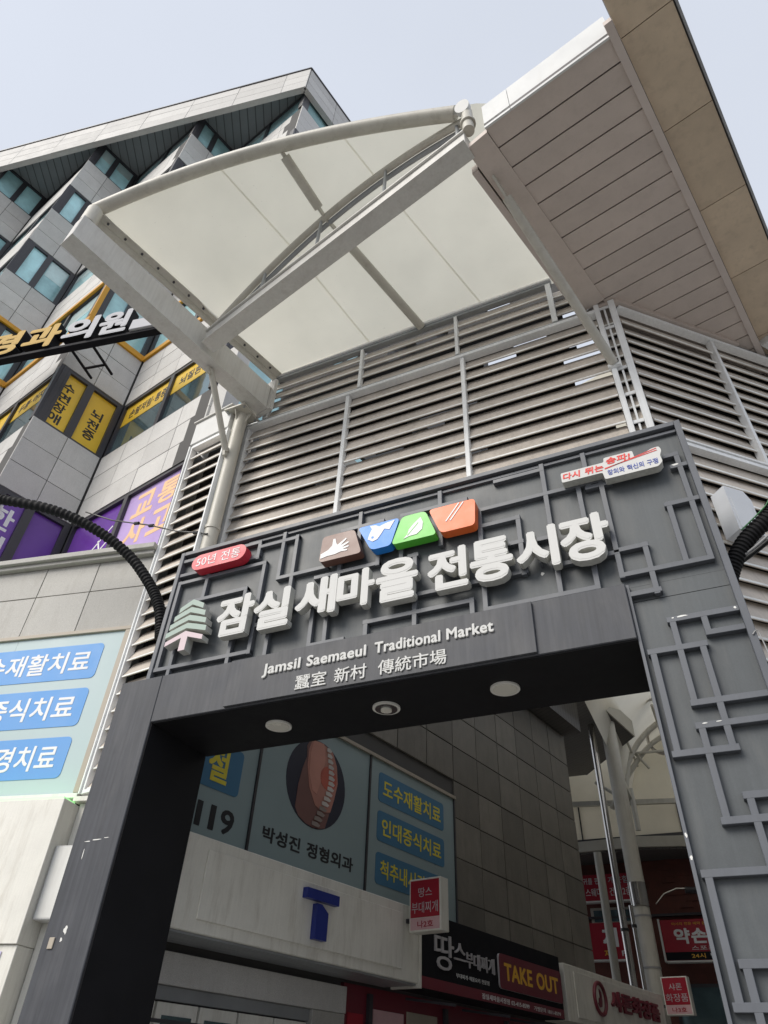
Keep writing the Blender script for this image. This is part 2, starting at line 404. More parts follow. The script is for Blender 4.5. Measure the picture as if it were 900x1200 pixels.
def rrect(x0, x1, z0, z1, r, n=5):
    pts = []
    for (cx, cz, a0) in ((x1 - r, z1 - r, 0), (x0 + r, z1 - r, 90), (x0 + r, z0 + r, 180), (x1 - r, z0 + r, 270)):
        for i in range(n + 1):
            a = R(a0 + 90 * i / n); pts.append((cx + r * math.cos(a), cz + r * math.sin(a)))
    return pts

def round_poly(pts, r, n=4):
    """polygon with rounded corners"""
    o = []; N_ = len(pts)
    for i in range(N_):
        p = Vector(pts[i]); a = (Vector(pts[i - 1]) - p).normalized(); b = (Vector(pts[(i + 1) % N_]) - p).normalized()
        p0, p1 = p + a * r, p + b * r
        for k in range(n + 1):
            t = k / n; q = p0 * (1 - t) ** 2 + p * 2 * t * (1 - t) + p1 * t ** 2; o.append((q.x, q.y))
    return o

def ellipse(cx, cz, a, b, n=40):
    return [(cx + a * math.cos(2 * math.pi * i / n), cz + b * math.sin(2 * math.pi * i / n)) for i in range(n)]

def clip(poly, nx, ny, d):
    """part of poly with nx*x+ny*y <= d"""
    o = []
    for i in range(len(poly)):
        a, b = poly[i], poly[(i + 1) % len(poly)]
        fa, fb = nx * a[0] + ny * a[1] - d, nx * b[0] + ny * b[1] - d
        if fa <= 0: o.append(a)
        if fa * fb < 0:
            t = fa / (fa - fb); o.append((a[0] + (b[0] - a[0]) * t, a[1] + (b[1] - a[1]) * t))
    return o

# ================================================================== THE SETTING
def structure(name, me, p):
    o = add(None, name, me, p, (0, 0, 0)); o['kind'] = 'structure'; return o
bm = bmesh.new(); bmesh.ops.create_grid(bm, x_segments=1, y_segments=1, size=400)
structure('ground', mesh_from(bm, 'ground', 'asphalt'), (0, 0, -EYE))
bm = bmesh.new(); bmesh.ops.create_cube(bm, size=1.0); bmesh.ops.scale(bm, vec=(9.4, 34, 0.12), verts=bm.verts)
structure('alley_pavement', mesh_from(bm, 'alley_pavement', 'concrete'), (-1.0, 22.5, -EYE + 0.064))

STREET = (-7.72, 6.90, 10.6)      # face of the corner building along the street: x to the right, -y out of the wall
ALLEY = (-7.72, 6.90, 77.0)       # its face along the alley: x into the alley
ES = Vector((math.cos(R(10.6)), math.sin(R(10.6)))); EA = Vector((math.cos(R(77)), math.sin(R(77))))
NS = Vector((-math.sin(R(10.6)), math.cos(R(10.6))))
S0 = Vector((-7.72, 6.90))

# ================================================================== CORNER BUILDING
bld = thing('corner_building', 'tall pale stone corner building with zigzag bay windows and dark soffit roof', 'building',
            (-7.72, 6.90, 0), (-4, 4, -EYE))
W0 = (0, 0, 0)
ins = lambda d: [tuple(S0 + NS * d - ES * 30), tuple(S0 + NS * d + EA * (d * 0.3)),]
# lower wall core (stone panels sit proud of it)
c0 = S0 + Vector((-0.05, 0.04))
lowpoly = [tuple(c0 - ES * 30), tuple(c0), tuple(c0 + EA * 16.62), tuple(c0 + EA * 16.62 - ES * 9), tuple(c0 - ES * 30 + NS * 14)]
prism(bld, 'lower_wall', lowpoly, -EYE, 7.0, 'mortar', fr=W0)
uppoly = [tuple(c0 - ES * 0.5 + EA * 0.5), tuple(c0 + EA * 0.5), tuple(c0 + EA * 16.62), tuple(c0 + EA * 16.62 - ES * 0.5)]
prism(bld, 'alley_upper_wall', uppoly, 7.004, 9.69, 'mortar', fr=W0)

def panels(fr, xs, zs, m, t=0.05, joint=0.016, skip=None, bev=0.004):
    for i in range(len(xs) - 1):
        for j in range(len(zs) - 1):
            if skip and skip((xs[i] + xs[i + 1]) / 2, (zs[j] + zs[j + 1]) / 2): continue
            k = random.uniform(-0.003, 0.003)
            box(bld, 'stone_panel', xs[i] + joint / 2, xs[i + 1] - joint / 2, -0.0 + k, t + k, zs[j] + joint / 2, zs[j + 1] - joint / 2, m, fr, bev)

# street side, two courses between ledge and banner, more below out of view
panels(STREET, [-5.25, -4.2, -3.15, -2.1, -1.05, 0.0], [5.56, 6.37, 6.98], 'granite_lower')
for (a, b, c, d, o_) in ((-30, 0.02, 6.98, 7.06, 0.10), (-30, 0.05, 7.06, 7.17, 0.17)):
    box(bld, 'ledge', a, b, -o_, 0.3, c, d, 'granite_lower', STREET, 0.01)
# alley side tiles
xs = [10.66 + 1.17 * k for k in range(-7, 6)]; xs = [x for x in xs if x < 16.5] + [16.62]
zs = [4.29 + 0.87 * k for k in range(-2, 7)]; zs[-1] = 9.66
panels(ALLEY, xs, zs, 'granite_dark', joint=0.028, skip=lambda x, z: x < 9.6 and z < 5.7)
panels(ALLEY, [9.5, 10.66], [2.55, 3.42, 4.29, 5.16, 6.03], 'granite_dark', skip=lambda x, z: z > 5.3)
# bank entrance below the white sign
box(bld, 'entrance_band', 1.2, 5.75, -0.12, 0.05, 1.06, 1.43, 'granite', ALLEY, 0.006)
box(bld, 'entrance_pier', 4.95, 5.75, -0.10, 0.05, -EYE, 1.056, 'granite_lower', ALLEY, 0.006)
box(bld, 'entrance_lintel', 1.2, 4.95, -0.04, 0.05, 0.90, 1.056, 'steel_grey', ALLEY, 0.005)
for k in range(5):
    a = 1.25 + 0.74 * k
    wdw = box(bld, 'entrance_window', a, a + 0.70, -0.03, 0.05, -0.55, 0.88, 'sign_cream', ALLEY, 0.006)
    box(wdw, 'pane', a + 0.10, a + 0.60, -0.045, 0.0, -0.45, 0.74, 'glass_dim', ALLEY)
box(bld, 'entrance_rail', 1.0, 4.9, -0.55, -0.50, 0.62, 0.66, 'frame_dark', ALLEY)
box(bld, 'shop_front', 5.78, 16.6, -0.02, 0.05, -EYE, 1.5, 'sign_maroon', ALLEY)
for (a, b, c, d, m_) in ((5.9, 6.32, -0.2, 1.1, 'sign_red'), (6.6, 7.5, 0.3, 1.2, 'sign_pink'), (7.6, 8.6, 0.5, 1.25, 'banner_frame'), (9.0, 9.9, 0.2, 1.15, 'sign_red'), (10.1, 11.0, 0.5, 1.2, 'poster_lilac'), (11.4, 12.4, 0.3, 1.2, 'sign_cream'), (13.2, 15.0, 0.1, 1.2, 'glass_dim')):
    box(bld, 'shop_poster', a, b, -0.035, -0.022, c, d, m_, ALLEY)
for k in range(4):
    box(bld, 'shop_door_frame', 6.4 + 2.4 * k, 6.5 + 2.4 * k, -0.10, -0.03, -EYE, 1.4, 'frame_dark', ALLEY)

# ---- zigzag storeys
PITCH = 4.7
Cc = [Vector((-7.88, 7.17)) - ES * PITCH * (3 - k) for k in range(-1, 4)]          # outer corners, left to right
D1 = Vector((math.cos(R(74.45)), math.sin(R(74.45)))); D2 = Vector((math.cos(R(-11.7)), math.sin(R(-11.7))))
SW = 1.85
Vv = [c + D1 * SW for c in Cc]
SHIFT = Vector((-0.76, 1.247))
def zigpoly(d):
    p = []
    for k in range(len(Cc)):
        p.append(tuple(Cc[k] + SHIFT * d))
        if k < len(Cc) - 1: p.append(tuple(Vv[k] + SHIFT * d))
    e = Cc[-1] + SHIFT * d
    p += [tuple(e + EA * 14), tuple(e + EA * 14 - ES * 20), tuple(Cc[0] + NS * 14)]
    return p
WIN = [(7.6, 9.9), (12.1, 14.13), (16.1, 18.4), (20.6, 22.63), (24.9, 26.92), (29.2, 31.06)]
BAND = [(7.0, 7.6), (9.9, 12.1), (14.13, 16.1), (18.4, 20.6), (22.63, 24.9), (26.92, 29.2)]
for a, b in BAND: prism(bld, 'storey_wall', zigpoly(0.05), a, b, 'mortar', fr=W0)
prism(bld, 'inner_wall', zigpoly(0.42), 7.0, 31.06, 'interior_dark', fr=W0)
LW = (Cc[1] - Vv[0]).length
for k in range(1, len(Cc)):
    fs = (Cc[k].x, Cc[k].y, 74.45)
    last = k == len(Cc) - 1
    for i, (a, b) in enumerate(BAND):
        n = max(1, round((b - a) / 0.72)); zz = [a + (b - a) * j / n for j in range(n + 1)]
        if last: continue
        panels(fs, [0.0, 0.92, SW - 0.03], zz, 'granite')
        fl = (Vv[k].x, Vv[k].y, -11.7)
        panels(fl, [0.03, 1.04, 2.08, 3.12, LW], zz, 'granite')
    for i, (a, b) in enumerate(WIN):
        if not last:
            # short bay face: two panes
            wn = box(bld, 'window', 0.0, SW, 0.16, 0.24, a, b, 'frame_dark', fs)
            for (u0, u1) in ((0.0, 0.09), (0.79, 0.99), (1.70, SW)): box(wn, 'mullion', u0, u1, 0.02, 0.158, a, b, 'frame_dark', fs)
            box(wn, 'frame_head', 0.092, SW - 0.152, 0.022, 0.157, b - 0.11, b, 'frame_dark', fs); box(wn, 'sill', 0.092, SW - 0.152, 0.022, 0.157, a, a + 0.06, 'frame_dark', fs)
            film = None
            if i == 0: film = 'film_purple'
            if i == 1 and k == 3 - 0 - 0: film = None
            for q, (u0, u1) in enumerate(((0.092, 0.788), (0.992, 1.698))):
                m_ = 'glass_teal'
                if i == 1 and k == 3: m_ = 'film_yellow'
                if i == 1 and k == 2: m_ = 'glass_dim'
                if i == 0: m_ = 'film_purple'
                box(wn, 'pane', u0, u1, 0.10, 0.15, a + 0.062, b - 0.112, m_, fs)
                if i > 1 and random.random() < 0.4:
                    h_ = random.uniform(0.25, 0.9); box(wn, 'blind', u0 + .03, u1 - .03, 0.094, 0.0985, b - 0.12 - h_, b - 0.12, 'blind', fs)
            fl = (Vv[k].x, Vv[k].y, -11.7)
            wl = box(bld, 'window', 0.0, LW, 0.16, 0.24, a, b, 'frame_dark', fl)
            cuts = [0.10, 1.96, 2.10, LW - 0.10] if i != 0 else [0.10, 1.94, 2.08, LW - 0.12]
            for (u0, u1) in ((0.0, cuts[0]), (cuts[1], cuts[2]), (cuts[3], LW)): box(wl, 'mullion', u0, u1, 0.02, 0.158, a, b, 'frame_dark', fl)
            for (u0, u1) in ((cuts[0], cuts[1]), (cuts[2], cuts[3])):
                box(wl, 'frame_head', u0 + .002, u1 - .002, 0.022, 0.157, b - 0.09, b, 'frame_dark', fl)
                box(wl, 'sill', u0 + .002, u1 - .002, 0.022, 0.157, a, a + 0.06, 'frame_dark', fl)
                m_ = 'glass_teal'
                if i == 0: m_ = 'film_purple' if u0 < 1 else 'film_lilac'
                if i == 1: m_ = 'glass_dim'
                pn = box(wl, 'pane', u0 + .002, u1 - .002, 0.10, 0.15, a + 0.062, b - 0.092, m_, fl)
                if i == 1:
                    box(wl, 'film_strip', u0 + .002, u1 - .002, 0.09, 0.097, b - 0.86, b - 0.093, 'film_yellow', fl)
                elif i > 1 and random.random() < 0.45:
                    h_ = random.uniform(0.3, 0.9); box(wl, 'blind', u0 + .03, u1 - .03, 0.094, 0.0985, b - 0.10 - h_, b - 0.10, 'blind', fl)
        # orange frame hugging the third storey windows
    if not last:
        a, b = WIN[2]
        for (f_, x0, x1) in ((fs, 0.0, SW - 0.05), (fl, 0.05, LW)):
            box(bld, 'orange_frame', x0, x1, -0.07, 0.015, a - 0.05, a + 0.16, 'orange_trim', f_, 0.006)
            box(bld, 'orange_frame', x0, x1, -0.07, 0.015, b - 0.05, b + 0.12, 'orange_trim', f_, 0.006)
        box(bld, 'orange_frame', -0.02, 0.12, -0.068, 0.013, a + 0.164, b - 0.054, 'orange_trim', fs, 0.006)
box(bld, 'corner_infill', LW + 0.004, LW + 0.42, 0.02, 0.4, 7.2, 13.4, 'granite', (Vv[3].x, Vv[3].y, -11.7))
# lettering on the film of the lower two storeys
fs = (Cc[3].x, Cc[3].y, 74.45); fl = (Vv[3].x, Vv[3].y, -11.7)
for j, ch in enumerate('수면장애'): text(bld, 'letter', ch, 0.28, 0.60, 13.74 - 0.37 * j - 0.32, 13.74 - 0.37 * j, 0.096, 0.003, 'print_black', bold=0.03, fr=fs)
for j, ch in enumerate('뇌전증'): text(bld, 'letter', ch, 1.18, 1.50, 13.52 - 0.37 * j - 0.32, 13.52 - 0.37 * j, 0.096, 0.003, 'print_black', bold=0.03, fr=fs)
text(bld, 'lettering', '손발저림·통증', 0.35, 1.85, 13.45, 13.82, 0.086, 0.003, 'print_black', bold=0.02, fr=fl)
text(bld, 'lettering', '뇌질환클리닉', 2.35, 4.0, 13.45, 13.82, 0.086, 0.003, 'print_black', bold=0.02, fr=fl)
f2 = (Vv[2].x, Vv[2].y, -11.7)
text(bld, 'lettering', '두통·어지럼증', 2.3, 4.05, 13.45, 13.82, 0.086, 0.003, 'print_black', bold=0.02, fr=f2)
for (ch, u, z) in (('교', 2.35, 9.02), ('통', 3.15, 9.02), ('사', 2.35, 8.22), ('고', 3.15, 8.22)):
    text(bld, 'letter', ch, u, u + 0.70, z, z + 0.66, 0.096, 0.003, 'film_orange_text', bold=0.035, fr=fl)
for (ch, u, z) in (('한', -0.0, 8.95), ('의', 0.0, 8.25)):
    text(bld, 'letter', ch, 0.15, 0.72, z, z + 0.58, 0.096, 0.003, 'print_white', bold=0.03, fr=fs)
text(bld, 'letter', '추', 0.62, 1.12, 7.95, 8.45, 0.096, 0.003, 'print_white', bold=0.03, fr=fl)
text(bld, 'letter', '척', 0.20, 0.60, 7.75, 8.15, 0.096, 0.003, 'print_white', bold=0.03, fr=fl)
# white line drawing of a spine on the dark purple pane
for (a, b) in (((0.95, 8.45), (1.75, 9.15)), ((1.10, 8.15), (1.86, 8.85)), ((1.15, 8.72), (1.32, 8.40)), ((1.36, 8.90), (1.54, 8.56)), ((1.58, 9.05), (1.74, 8.74))):
    bar(bld, 'drawing_stroke', (a[0], 0.095, a[1]), (b[0], 0.095, b[1]), 0.004, 0.045, 'print_white', fl)
# upper corner on the alley side: panes and stone
fa = (Cc[-1].x, Cc[-1].y, 77.0)
for i, (a, b) in enumerate(WIN):
    wn = box(bld, 'window', 0.0, 6.0, 0.16, 0.24, a, b, 'frame_dark', fa)
    for u in (0.0, 2.0, 4.0): box(wn, 'mullion', u, u + 0.12, 0.02, 0.158, a, b, 'frame_dark', fa)
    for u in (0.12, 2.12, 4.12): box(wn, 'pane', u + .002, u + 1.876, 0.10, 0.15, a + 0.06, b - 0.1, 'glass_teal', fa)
for i, (a, b) in enumerate(BAND):
    n = max(1, round((b - a) / 0.72)); zz = [a + (b - a) * j / n for j in range(n + 1)]
    if True: panels(fa, [0.02, 1.0, 2.0, 3.0, 4.0, 5.0], zz, 'granite')
# roof slab: dark soffit, stone fascia, thin coping
r0 = S0 + Vector((-0.05, 0.04))
rp = lambda d: [tuple(r0 - ES * 30 + NS * d), tuple(r0 + NS * d), tuple(r0 + EA * 15), tuple(r0 + EA * 15 - ES * 20)]
roof = prism(bld, 'roof', rp(0), 31.154, 32.30, 'mortar', fr=W0)
prism(roof, 'soffit', rp(0.06), 31.08, 31.15, 'roof_soffit_dark', fr=W0)
box(roof, 'fascia_backing', -30, -0.10, 0.052, 0.22, 30.23, 31.076, 'granite', STREET)
box(roof, 'fascia_backing', 0.10, 15.0, 0.052, 0.22, 30.23, 31.076, 'granite', ALLEY)
zz = [30.22, 30.93, 31.62, 32.30]
panels(STREET, [-22.05 + 1.05 * 2 * j for j in range(11)] + [0.0], zz, 'granite')
panels(ALLEY, [0.05 + 1.6 * j for j in range(6)], zz, 'granite')
box(roof, 'coping', -30, 0.02, -0.04, 0.3, 32.30, 32.38, 'frame_dark', STREET)
box(roof, 'coping', 0.0, 15.0, -0.042, 0.302, 32.304, 32.384, 'frame_dark', ALLEY)

# ================================================================== CLINIC SIGN (projecting letters)
CL = (-7.72 - NS.x * 0.3, 6.90 - NS.y * 0.3, 10.6)
sg = thing('clinic_sign', 'clinic name in thick cream and white letters on a black rail outside the zigzag windows', 'sign', CL, (-4.5, 0, 13.85))
box(sg, 'rail', -9.0, -1.2, 0.04, 0.22, 13.93, 14.03, 'sign_black', CL, 0.006)
for (ch, x0, x1, m_) in (('신', -8.1, -7.05, 'film_orange_text'), ('경', -6.95, -5.84, 'letter_cream'), ('과', -5.72, -4.62, 'letter_cream'), ('의', -4.55, -3.60, 'clinic_white'), ('원', -3.52, -2.66, 'clinic_white')):
    if m_ == 'letter_cream': mat('letter_cream', (0.62, 0.44, 0.19), 0.9, var=0.04, spec=0.05)
    if m_ == 'clinic_white': mat('clinic_white', (0.56, 0.56, 0.58), 0.9, var=0.03, spec=0.05)
    text(sg, 'letter', ch, x0, x1, 14.04, 15.04, -0.02, 0.26, m_, 'sign_black', bold=0.045, fr=CL)
box(sg, 'end_block', -2.55, -1.85, -0.02, 0.24, 14.04, 14.45, 'clinic_white', CL, 0.01)
for x in (-4.25, -3.65):
    box(sg, 'bracket_arm', x, x + 0.05, 0.225, 1.10, 13.94, 13.99, 'sign_black', CL)
box(sg, 'bracket_bar', -4.198, -3.652, 0.75, 0.80, 13.942, 13.988, 'sign_black', CL)

# ================================================================== STREET BANNER AND BANK SIGN
bn = thing('window_banner', 'pale blue street-side clinic banner with three blue text boxes left of the gate', 'banner', STREET, (-2, 0, 2.95))
box(bn, 'panel', -2.02, -0.05, -0.03, 0.02, 2.97, 5.49, 'banner_pale', STREET)
box(bn, 'panel', -4.02, -2.024, -0.03, 0.02, 2.97, 5.49, 'banner_pale', STREET)
box(bn, 'frame_rail', -4.1, 0.04, -0.07, 0.02, 5.494, 5.56, 'banner_frame', STREET, 0.006)
box(bn, 'frame_rail', -4.1, 0.04, -0.07, 0.02, 2.90, 2.966, 'paint_white', STREET, 0.006)
box(bn, 'frame_stile', -0.046, 0.042, -0.068, 0.018, 2.97, 5.49, 'banner_frame', STREET, 0.006)
for (t_, za, zb) in (('도수재활치료', 4.70, 5.30), ('인대증식치료', 3.94, 4.54), ('척추내시경치료', 3.19, 3.78)):
    prism(bn, 'text_box', rrect(-3.0, -0.36, za, zb, 0.08), -0.037, -0.0305, 'banner_blue', 'y', STREET)
    text(bn, 'lettering', t_, -2.78 if len(t_) < 7 else -2.92, -0.52, za + 0.11, zb - 0.11, -0.042, 0.004, 'print_white', bold=0.018, fr=STREET)
bk = thing('bank_sign', 'white bank fascia box with a green light strip, left of the gate pillar', 'sign', STREET, (-1, 0, 1.15))
box(bk, 'fascia', -5.0, 0.10, -0.36, 0.02, 1.19, 2.80, 'sign_cream', STREET, 0.006)
box(bk, 'light_strip', -5.0, 0.06, -0.33, -0.08, 2.806, 2.83, 'led_green', STREET)
box(bk, 'cap', 0.04, 0.30, -0.12, 0.03, 2.84, 2.90, 'sign_cream', STREET)
text(bk, 'letter', 'M', -0.50, -0.40, 1.36, 1.46, -0.385, 0.02, 'print_black', fr=STREET, bold=0.02)
box(bk, 'pilaster', -5.0, 0.095, -0.33, 0.018, -EYE, 1.186, 'sign_cream', STREET, 0.006)
po = thing('poster', 'lilac and white poster low on the bank wall at the left edge', 'poster', STREET, (-0.6, -0.34, -0.4))
box(po, 'sheet', -1.2, -0.08, -0.342, -0.334, -0.4, 1.12, 'poster_lilac', STREET)
box(po, 'print_block', -0.75, -0.28, -0.346, -0.343, 0.35, 0.85, 'film_purple', STREET)
box(bk, 'return_wall', 0.105, 0.95, -0.03, 0.04, -EYE, 2.83, 'sign_cream', STREET)
wb = thing('wall_box', 'small plain white box between the bank sign and the gate pillar', 'box', STREET, (0.2, 0, 1.4))
box(wb, 'casing', 0.104, 0.42, -0.24, 0.0, 1.45, 2.26, 'white_panel', STREET, 0.01)
box(wb, 'lid_seam', 0.13, 0.40, -0.243, -0.2395, 1.47, 2.24, 'paint_white', STREET)

# ================================================================== ALLEY WINDOW BANNER
ab = thing('window_banner', 'dim alley clinic banner with a spine picture and yellow text on blue boxes', 'banner', ALLEY, (5, 0, 2.5))
cuts = [0.3, 3.11, 6.20, 9.44]
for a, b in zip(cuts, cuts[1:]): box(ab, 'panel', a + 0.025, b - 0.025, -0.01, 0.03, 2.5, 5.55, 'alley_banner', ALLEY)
for u in cuts: box(ab, 'mullion', u - 0.025, u + 0.025, -0.04, 0.03, 2.5, 5.55, 'frame_dark', ALLEY)
box(ab, 'frame_rail', 0.27, 9.48, -0.06, 0.03, 5.554, 5.62, 'banner_frame', ALLEY)
prism(ab, 'text_box', rrect(1.2, 2.75, 3.69, 4.43, 0.08), -0.018, -0.0105, 'alley_blue', 'y', ALLEY)
text(ab, 'letter', '절', 2.02, 2.46, 3.80, 4.34, -0.023, 0.004, 'print_yellow', bold=0.03, fr=ALLEY)
text(ab, 'letter', '관', 1.40, 1.84, 3.80, 4.34, -0.023, 0.004, 'print_yellow', bold=0.03, fr=ALLEY)
for (ch, a, b) in (('1', 1.97, 2.09), ('1', 2.25, 2.37), ('9', 2.48, 2.77)): text(ab, 'digit', ch, a, b, 3.09, 3.46, -0.015, 0.004, 'print_black', bold=0.02, fr=ALLEY)
text(ab, 'lettering', '박성진 정형외과', 3.42, 5.83, 3.20, 3.45, -0.015, 0.004, 'print_black', bold=0.03, fr=ALLEY)
EC = (4.62, 4.49); EA_, EB_ = 0.83, 0.80
prism(ab, 'picture_disc', ellipse(EC[0], EC[1], EA_, EB_), -0.016, -0.0105, 'navy_disc', 'y', ALLEY)
def ell_clip(pts):
    o = []
    for (x, z) in pts:
        r_ = math.hypot(x, z)
        if r_ > 0.985: x, z = x / r_ * 0.985, z / r_ * 0.985
        o.append((EC[0] + x * EA_, EC[1] + z * EB_))
    return o
prism(ab, 'picture_torso', ell_clip([(-.38, .93), (-.2, .98), (0, 1), (.2, .98), (.45, .9), (.62, .6), (.70, .2), (.62, -.2), (.5, -.55), (.40, -.92), (.2, -.98), (0, -1), (-.25, -.97), (-.5, -.86), (-.62, -.7), (-.60, -.2), (-.52, .2), (-.42, .5), (-.45, .75)]), -0.021, -0.017, 'torso_dark', 'y', ALLEY)
prism(ab, 'picture_back', ell_clip([(-.30, .95), (0, 1), (.45, .9), (.62, .6), (.70, .2), (.62, -.2), (.52, -.52), (.30, -.58), (.0, -.5), (-.25, -.15), (-.38, .3), (-.38, .7)]), -0.026, -0.022, 'torso_mid', 'y', ALLEY)
prism(ab, 'picture_arm', ell_clip([(-.26, .96), (.1, .99), (.2, .6), (.12, .1), (-.0, -.25), (-.15, -.2), (-.3, .15), (-.33, .6)]), -0.031, -0.027, 'torso_light', 'y', ALLEY)
prism(ab, 'picture_glow', ellipse(EC[0] + 0.36 * EA_, EC[1] + 0.22 * EB_, 0.24, 0.22, 20), -0.031, -0.0265, 'torso_glow', 'y', ALLEY)
for j in range(15):
    t_ = j / 14; z_ = 0.88 - 1.78 * t_
    x_ = 0.30 + 0.16 * math.sin((t_ - 0.02) * math.pi * 1.15) - 0.33 * max(0, t_ - 0.45)
    s_ = 0.85 + 0.5 * t_
    q = [(x_ - .085 * s_, z_ + .045), (x_ + .03 * s_, z_ + .055), (x_ + .12 * s_, z_ + .01), (x_ + .08 * s_, z_ - .045), (x_ - .09 * s_, z_ - .04)]
    prism(ab, 'picture_vertebra', [(EC[0] + a * EA_, EC[1] + b * EB_) for a, b in q], -0.037, -0.032, 'spine_light' if t_ < 0.72 else 'spine_dark', 'y', ALLEY)
for (t_, za, zb) in (('도수재활치료', 4.71, 5.31), ('인대증식치료', 3.95, 4.53), ('척추내시경치료', 3.17, 3.74)):
    prism(ab, 'text_box', rrect(6.51, 8.98, za, zb, 0.08), -0.018, -0.0105, 'alley_blue', 'y', ALLEY)
    text(ab, 'lettering', t_, 6.66, 8.85, za + 0.12, zb - 0.12, -0.023, 0.004, 'print_yellow', bold=0.018, fr=ALLEY)

# ================================================================== ALLEY SIGN BOXES
tb = thing('fascia_sign', 'long cream fascia box with a raised blue letter T logo inside the gate', 'sign', ALLEY, (4, -0.45, 1.55))
box(tb, 'casing', 1.15, 6.72, -0.90, -0.16, 1.55, 2.69, 'sign_cream', ALLEY, 0.012)
box(tb, 'face_panel', 1.64, 6.20, -0.93, -0.902, 1.70, 2.54, 'sign_cream', ALLEY, 0.006)
for j in range(5): box(tb, 'soffit_strip', 1.2, 6.7, -0.86 + 0.14 * j, -0.73 + 0.14 * j, 1.52, 1.548, 'steel_grey', ALLEY)
lg = prism(tb, 'logo_bar', [(3.58, 2.30), (4.34, 2.30), (4.34, 2.44), (3.58, 2.44)], -1.03, -0.932, 'logo_blue', 'y', ALLEY, side='logo_blue')
prism(tb, 'logo_stem', [(3.83, 1.79), (4.10, 1.79), (4.10, 2.16), (3.94, 2.26), (3.83, 2.26)], -1.03, -0.932, 'logo_blue', 'y', ALLEY)
bs = thing('restaurant_sign', 'long black restaurant sign with grey brush lettering and a dark red TAKE OUT panel', 'sign', ALLEY, (9.5, -0.6, 1.5))
box(bs, 'board', 6.80, 12.40, -0.90, -0.30, 1.50, 2.68, 'sign_black', ALLEY, 0.01)
box(bs, 'red_strip', 6.82, 12.38, -0.906, -0.901, 1.51, 1.68, 'sign_maroon', ALLEY)
box(bs, 'end_cap', 6.725, 6.796, -0.92, -0.30, 1.49, 2.60, 'sign_cream', ALLEY)
prism(bs, 'take_out_panel', rrect(9.52, 12.33, 1.78, 2.38, 0.08), -0.94, -0.902, 'sign_maroon', 'y', ALLEY, side='sign_grey_text')
text(bs, 'lettering', 'TAKE OUT', 9.72, 12.15, 1.93, 2.24, -0.946, 0.005, 'print_gold', bold=0.03, fr=ALLEY)
for (ch, a, b, c, d) in (('땅', 7.22, 7.86, 1.84, 2.40), ('스', 7.88, 8.28, 2.06, 2.34)):
    text(bs, 'letter', ch, a, b, c, d, -0.93, 0.028, 'sign_grey_text', bold=0.0, fr=ALLEY)
text(bs, 'lettering', '부대찌개', 8.30, 9.36, 1.98, 2.24, -0.93, 0.028, 'sign_grey_text', bold=-0.005, fr=ALLEY)
text(bs, 'lettering', '부대찌개·해물요리 전문점', 7.95, 9.15, 1.78, 1.85, -0.906, 0.004, 'print_white', split=False, fr=ALLEY)
text(bs, 'lettering', '잠실새마을시장점 02-415-8599', 8.85, 10.75, 1.545, 1.635, -0.911, 0.004, 'print_white', bold=0.01, split=False, fr=ALLEY)
text(bs, 'lettering', '가맹문의 1811-8599', 10.95, 12.2, 1.545, 1.625, -0.911, 0.004, 'print_white', split=False, fr=ALLEY)
for j in range(3): bar(bs, 'awning_bar', (7.2 + 1.9 * j, -0.3, 1.40), (7.2 + 1.9 * j, -1.35, 1.28), 0.04, 0.04, 'frame_dark', ALLEY)
wsn = thing('cosmetics_sign', 'white cosmetics shop fascia with dark red letters and a round emblem deep in the alley', 'sign', ALLEY, (16, -0.6, 1.5))
box(wsn, 'board', 12.62, 18.95, -0.90, -0.30, 1.50, 2.60, 'sign_cream', ALLEY, 0.01)
box(wsn, 'face_panel', 13.10, 18.90, -0.925, -0.902, 1.60, 2.48, 'sign_cream', ALLEY, 0.005)
ring = [(14.40 + 0.33 * math.cos(a * math.pi / 16), 2.08 + 0.32 * math.sin(a * math.pi / 16)) for a in range(33)]
tube(wsn, 'emblem_ring', [(x, -0.95, z) for x, z in ring], 0.045, 'sign_maroon', 8, ALLEY)
prism(wsn, 'emblem_face', [(14.28, 1.98), (14.36, 1.90), (14.48, 1.92), (14.54, 2.05), (14.52, 2.22), (14.42, 2.28), (14.44, 2.12), (14.36, 2.08), (14.34, 2.0)], -0.945, -0.926, 'sign_maroon', 'y', ALLEY)
text(wsn, 'lettering', '샤론화장품', 15.06, 18.35, 1.90, 2.33, -0.99, 0.06, 'sign_maroon', bold=0.04, fr=ALLEY)

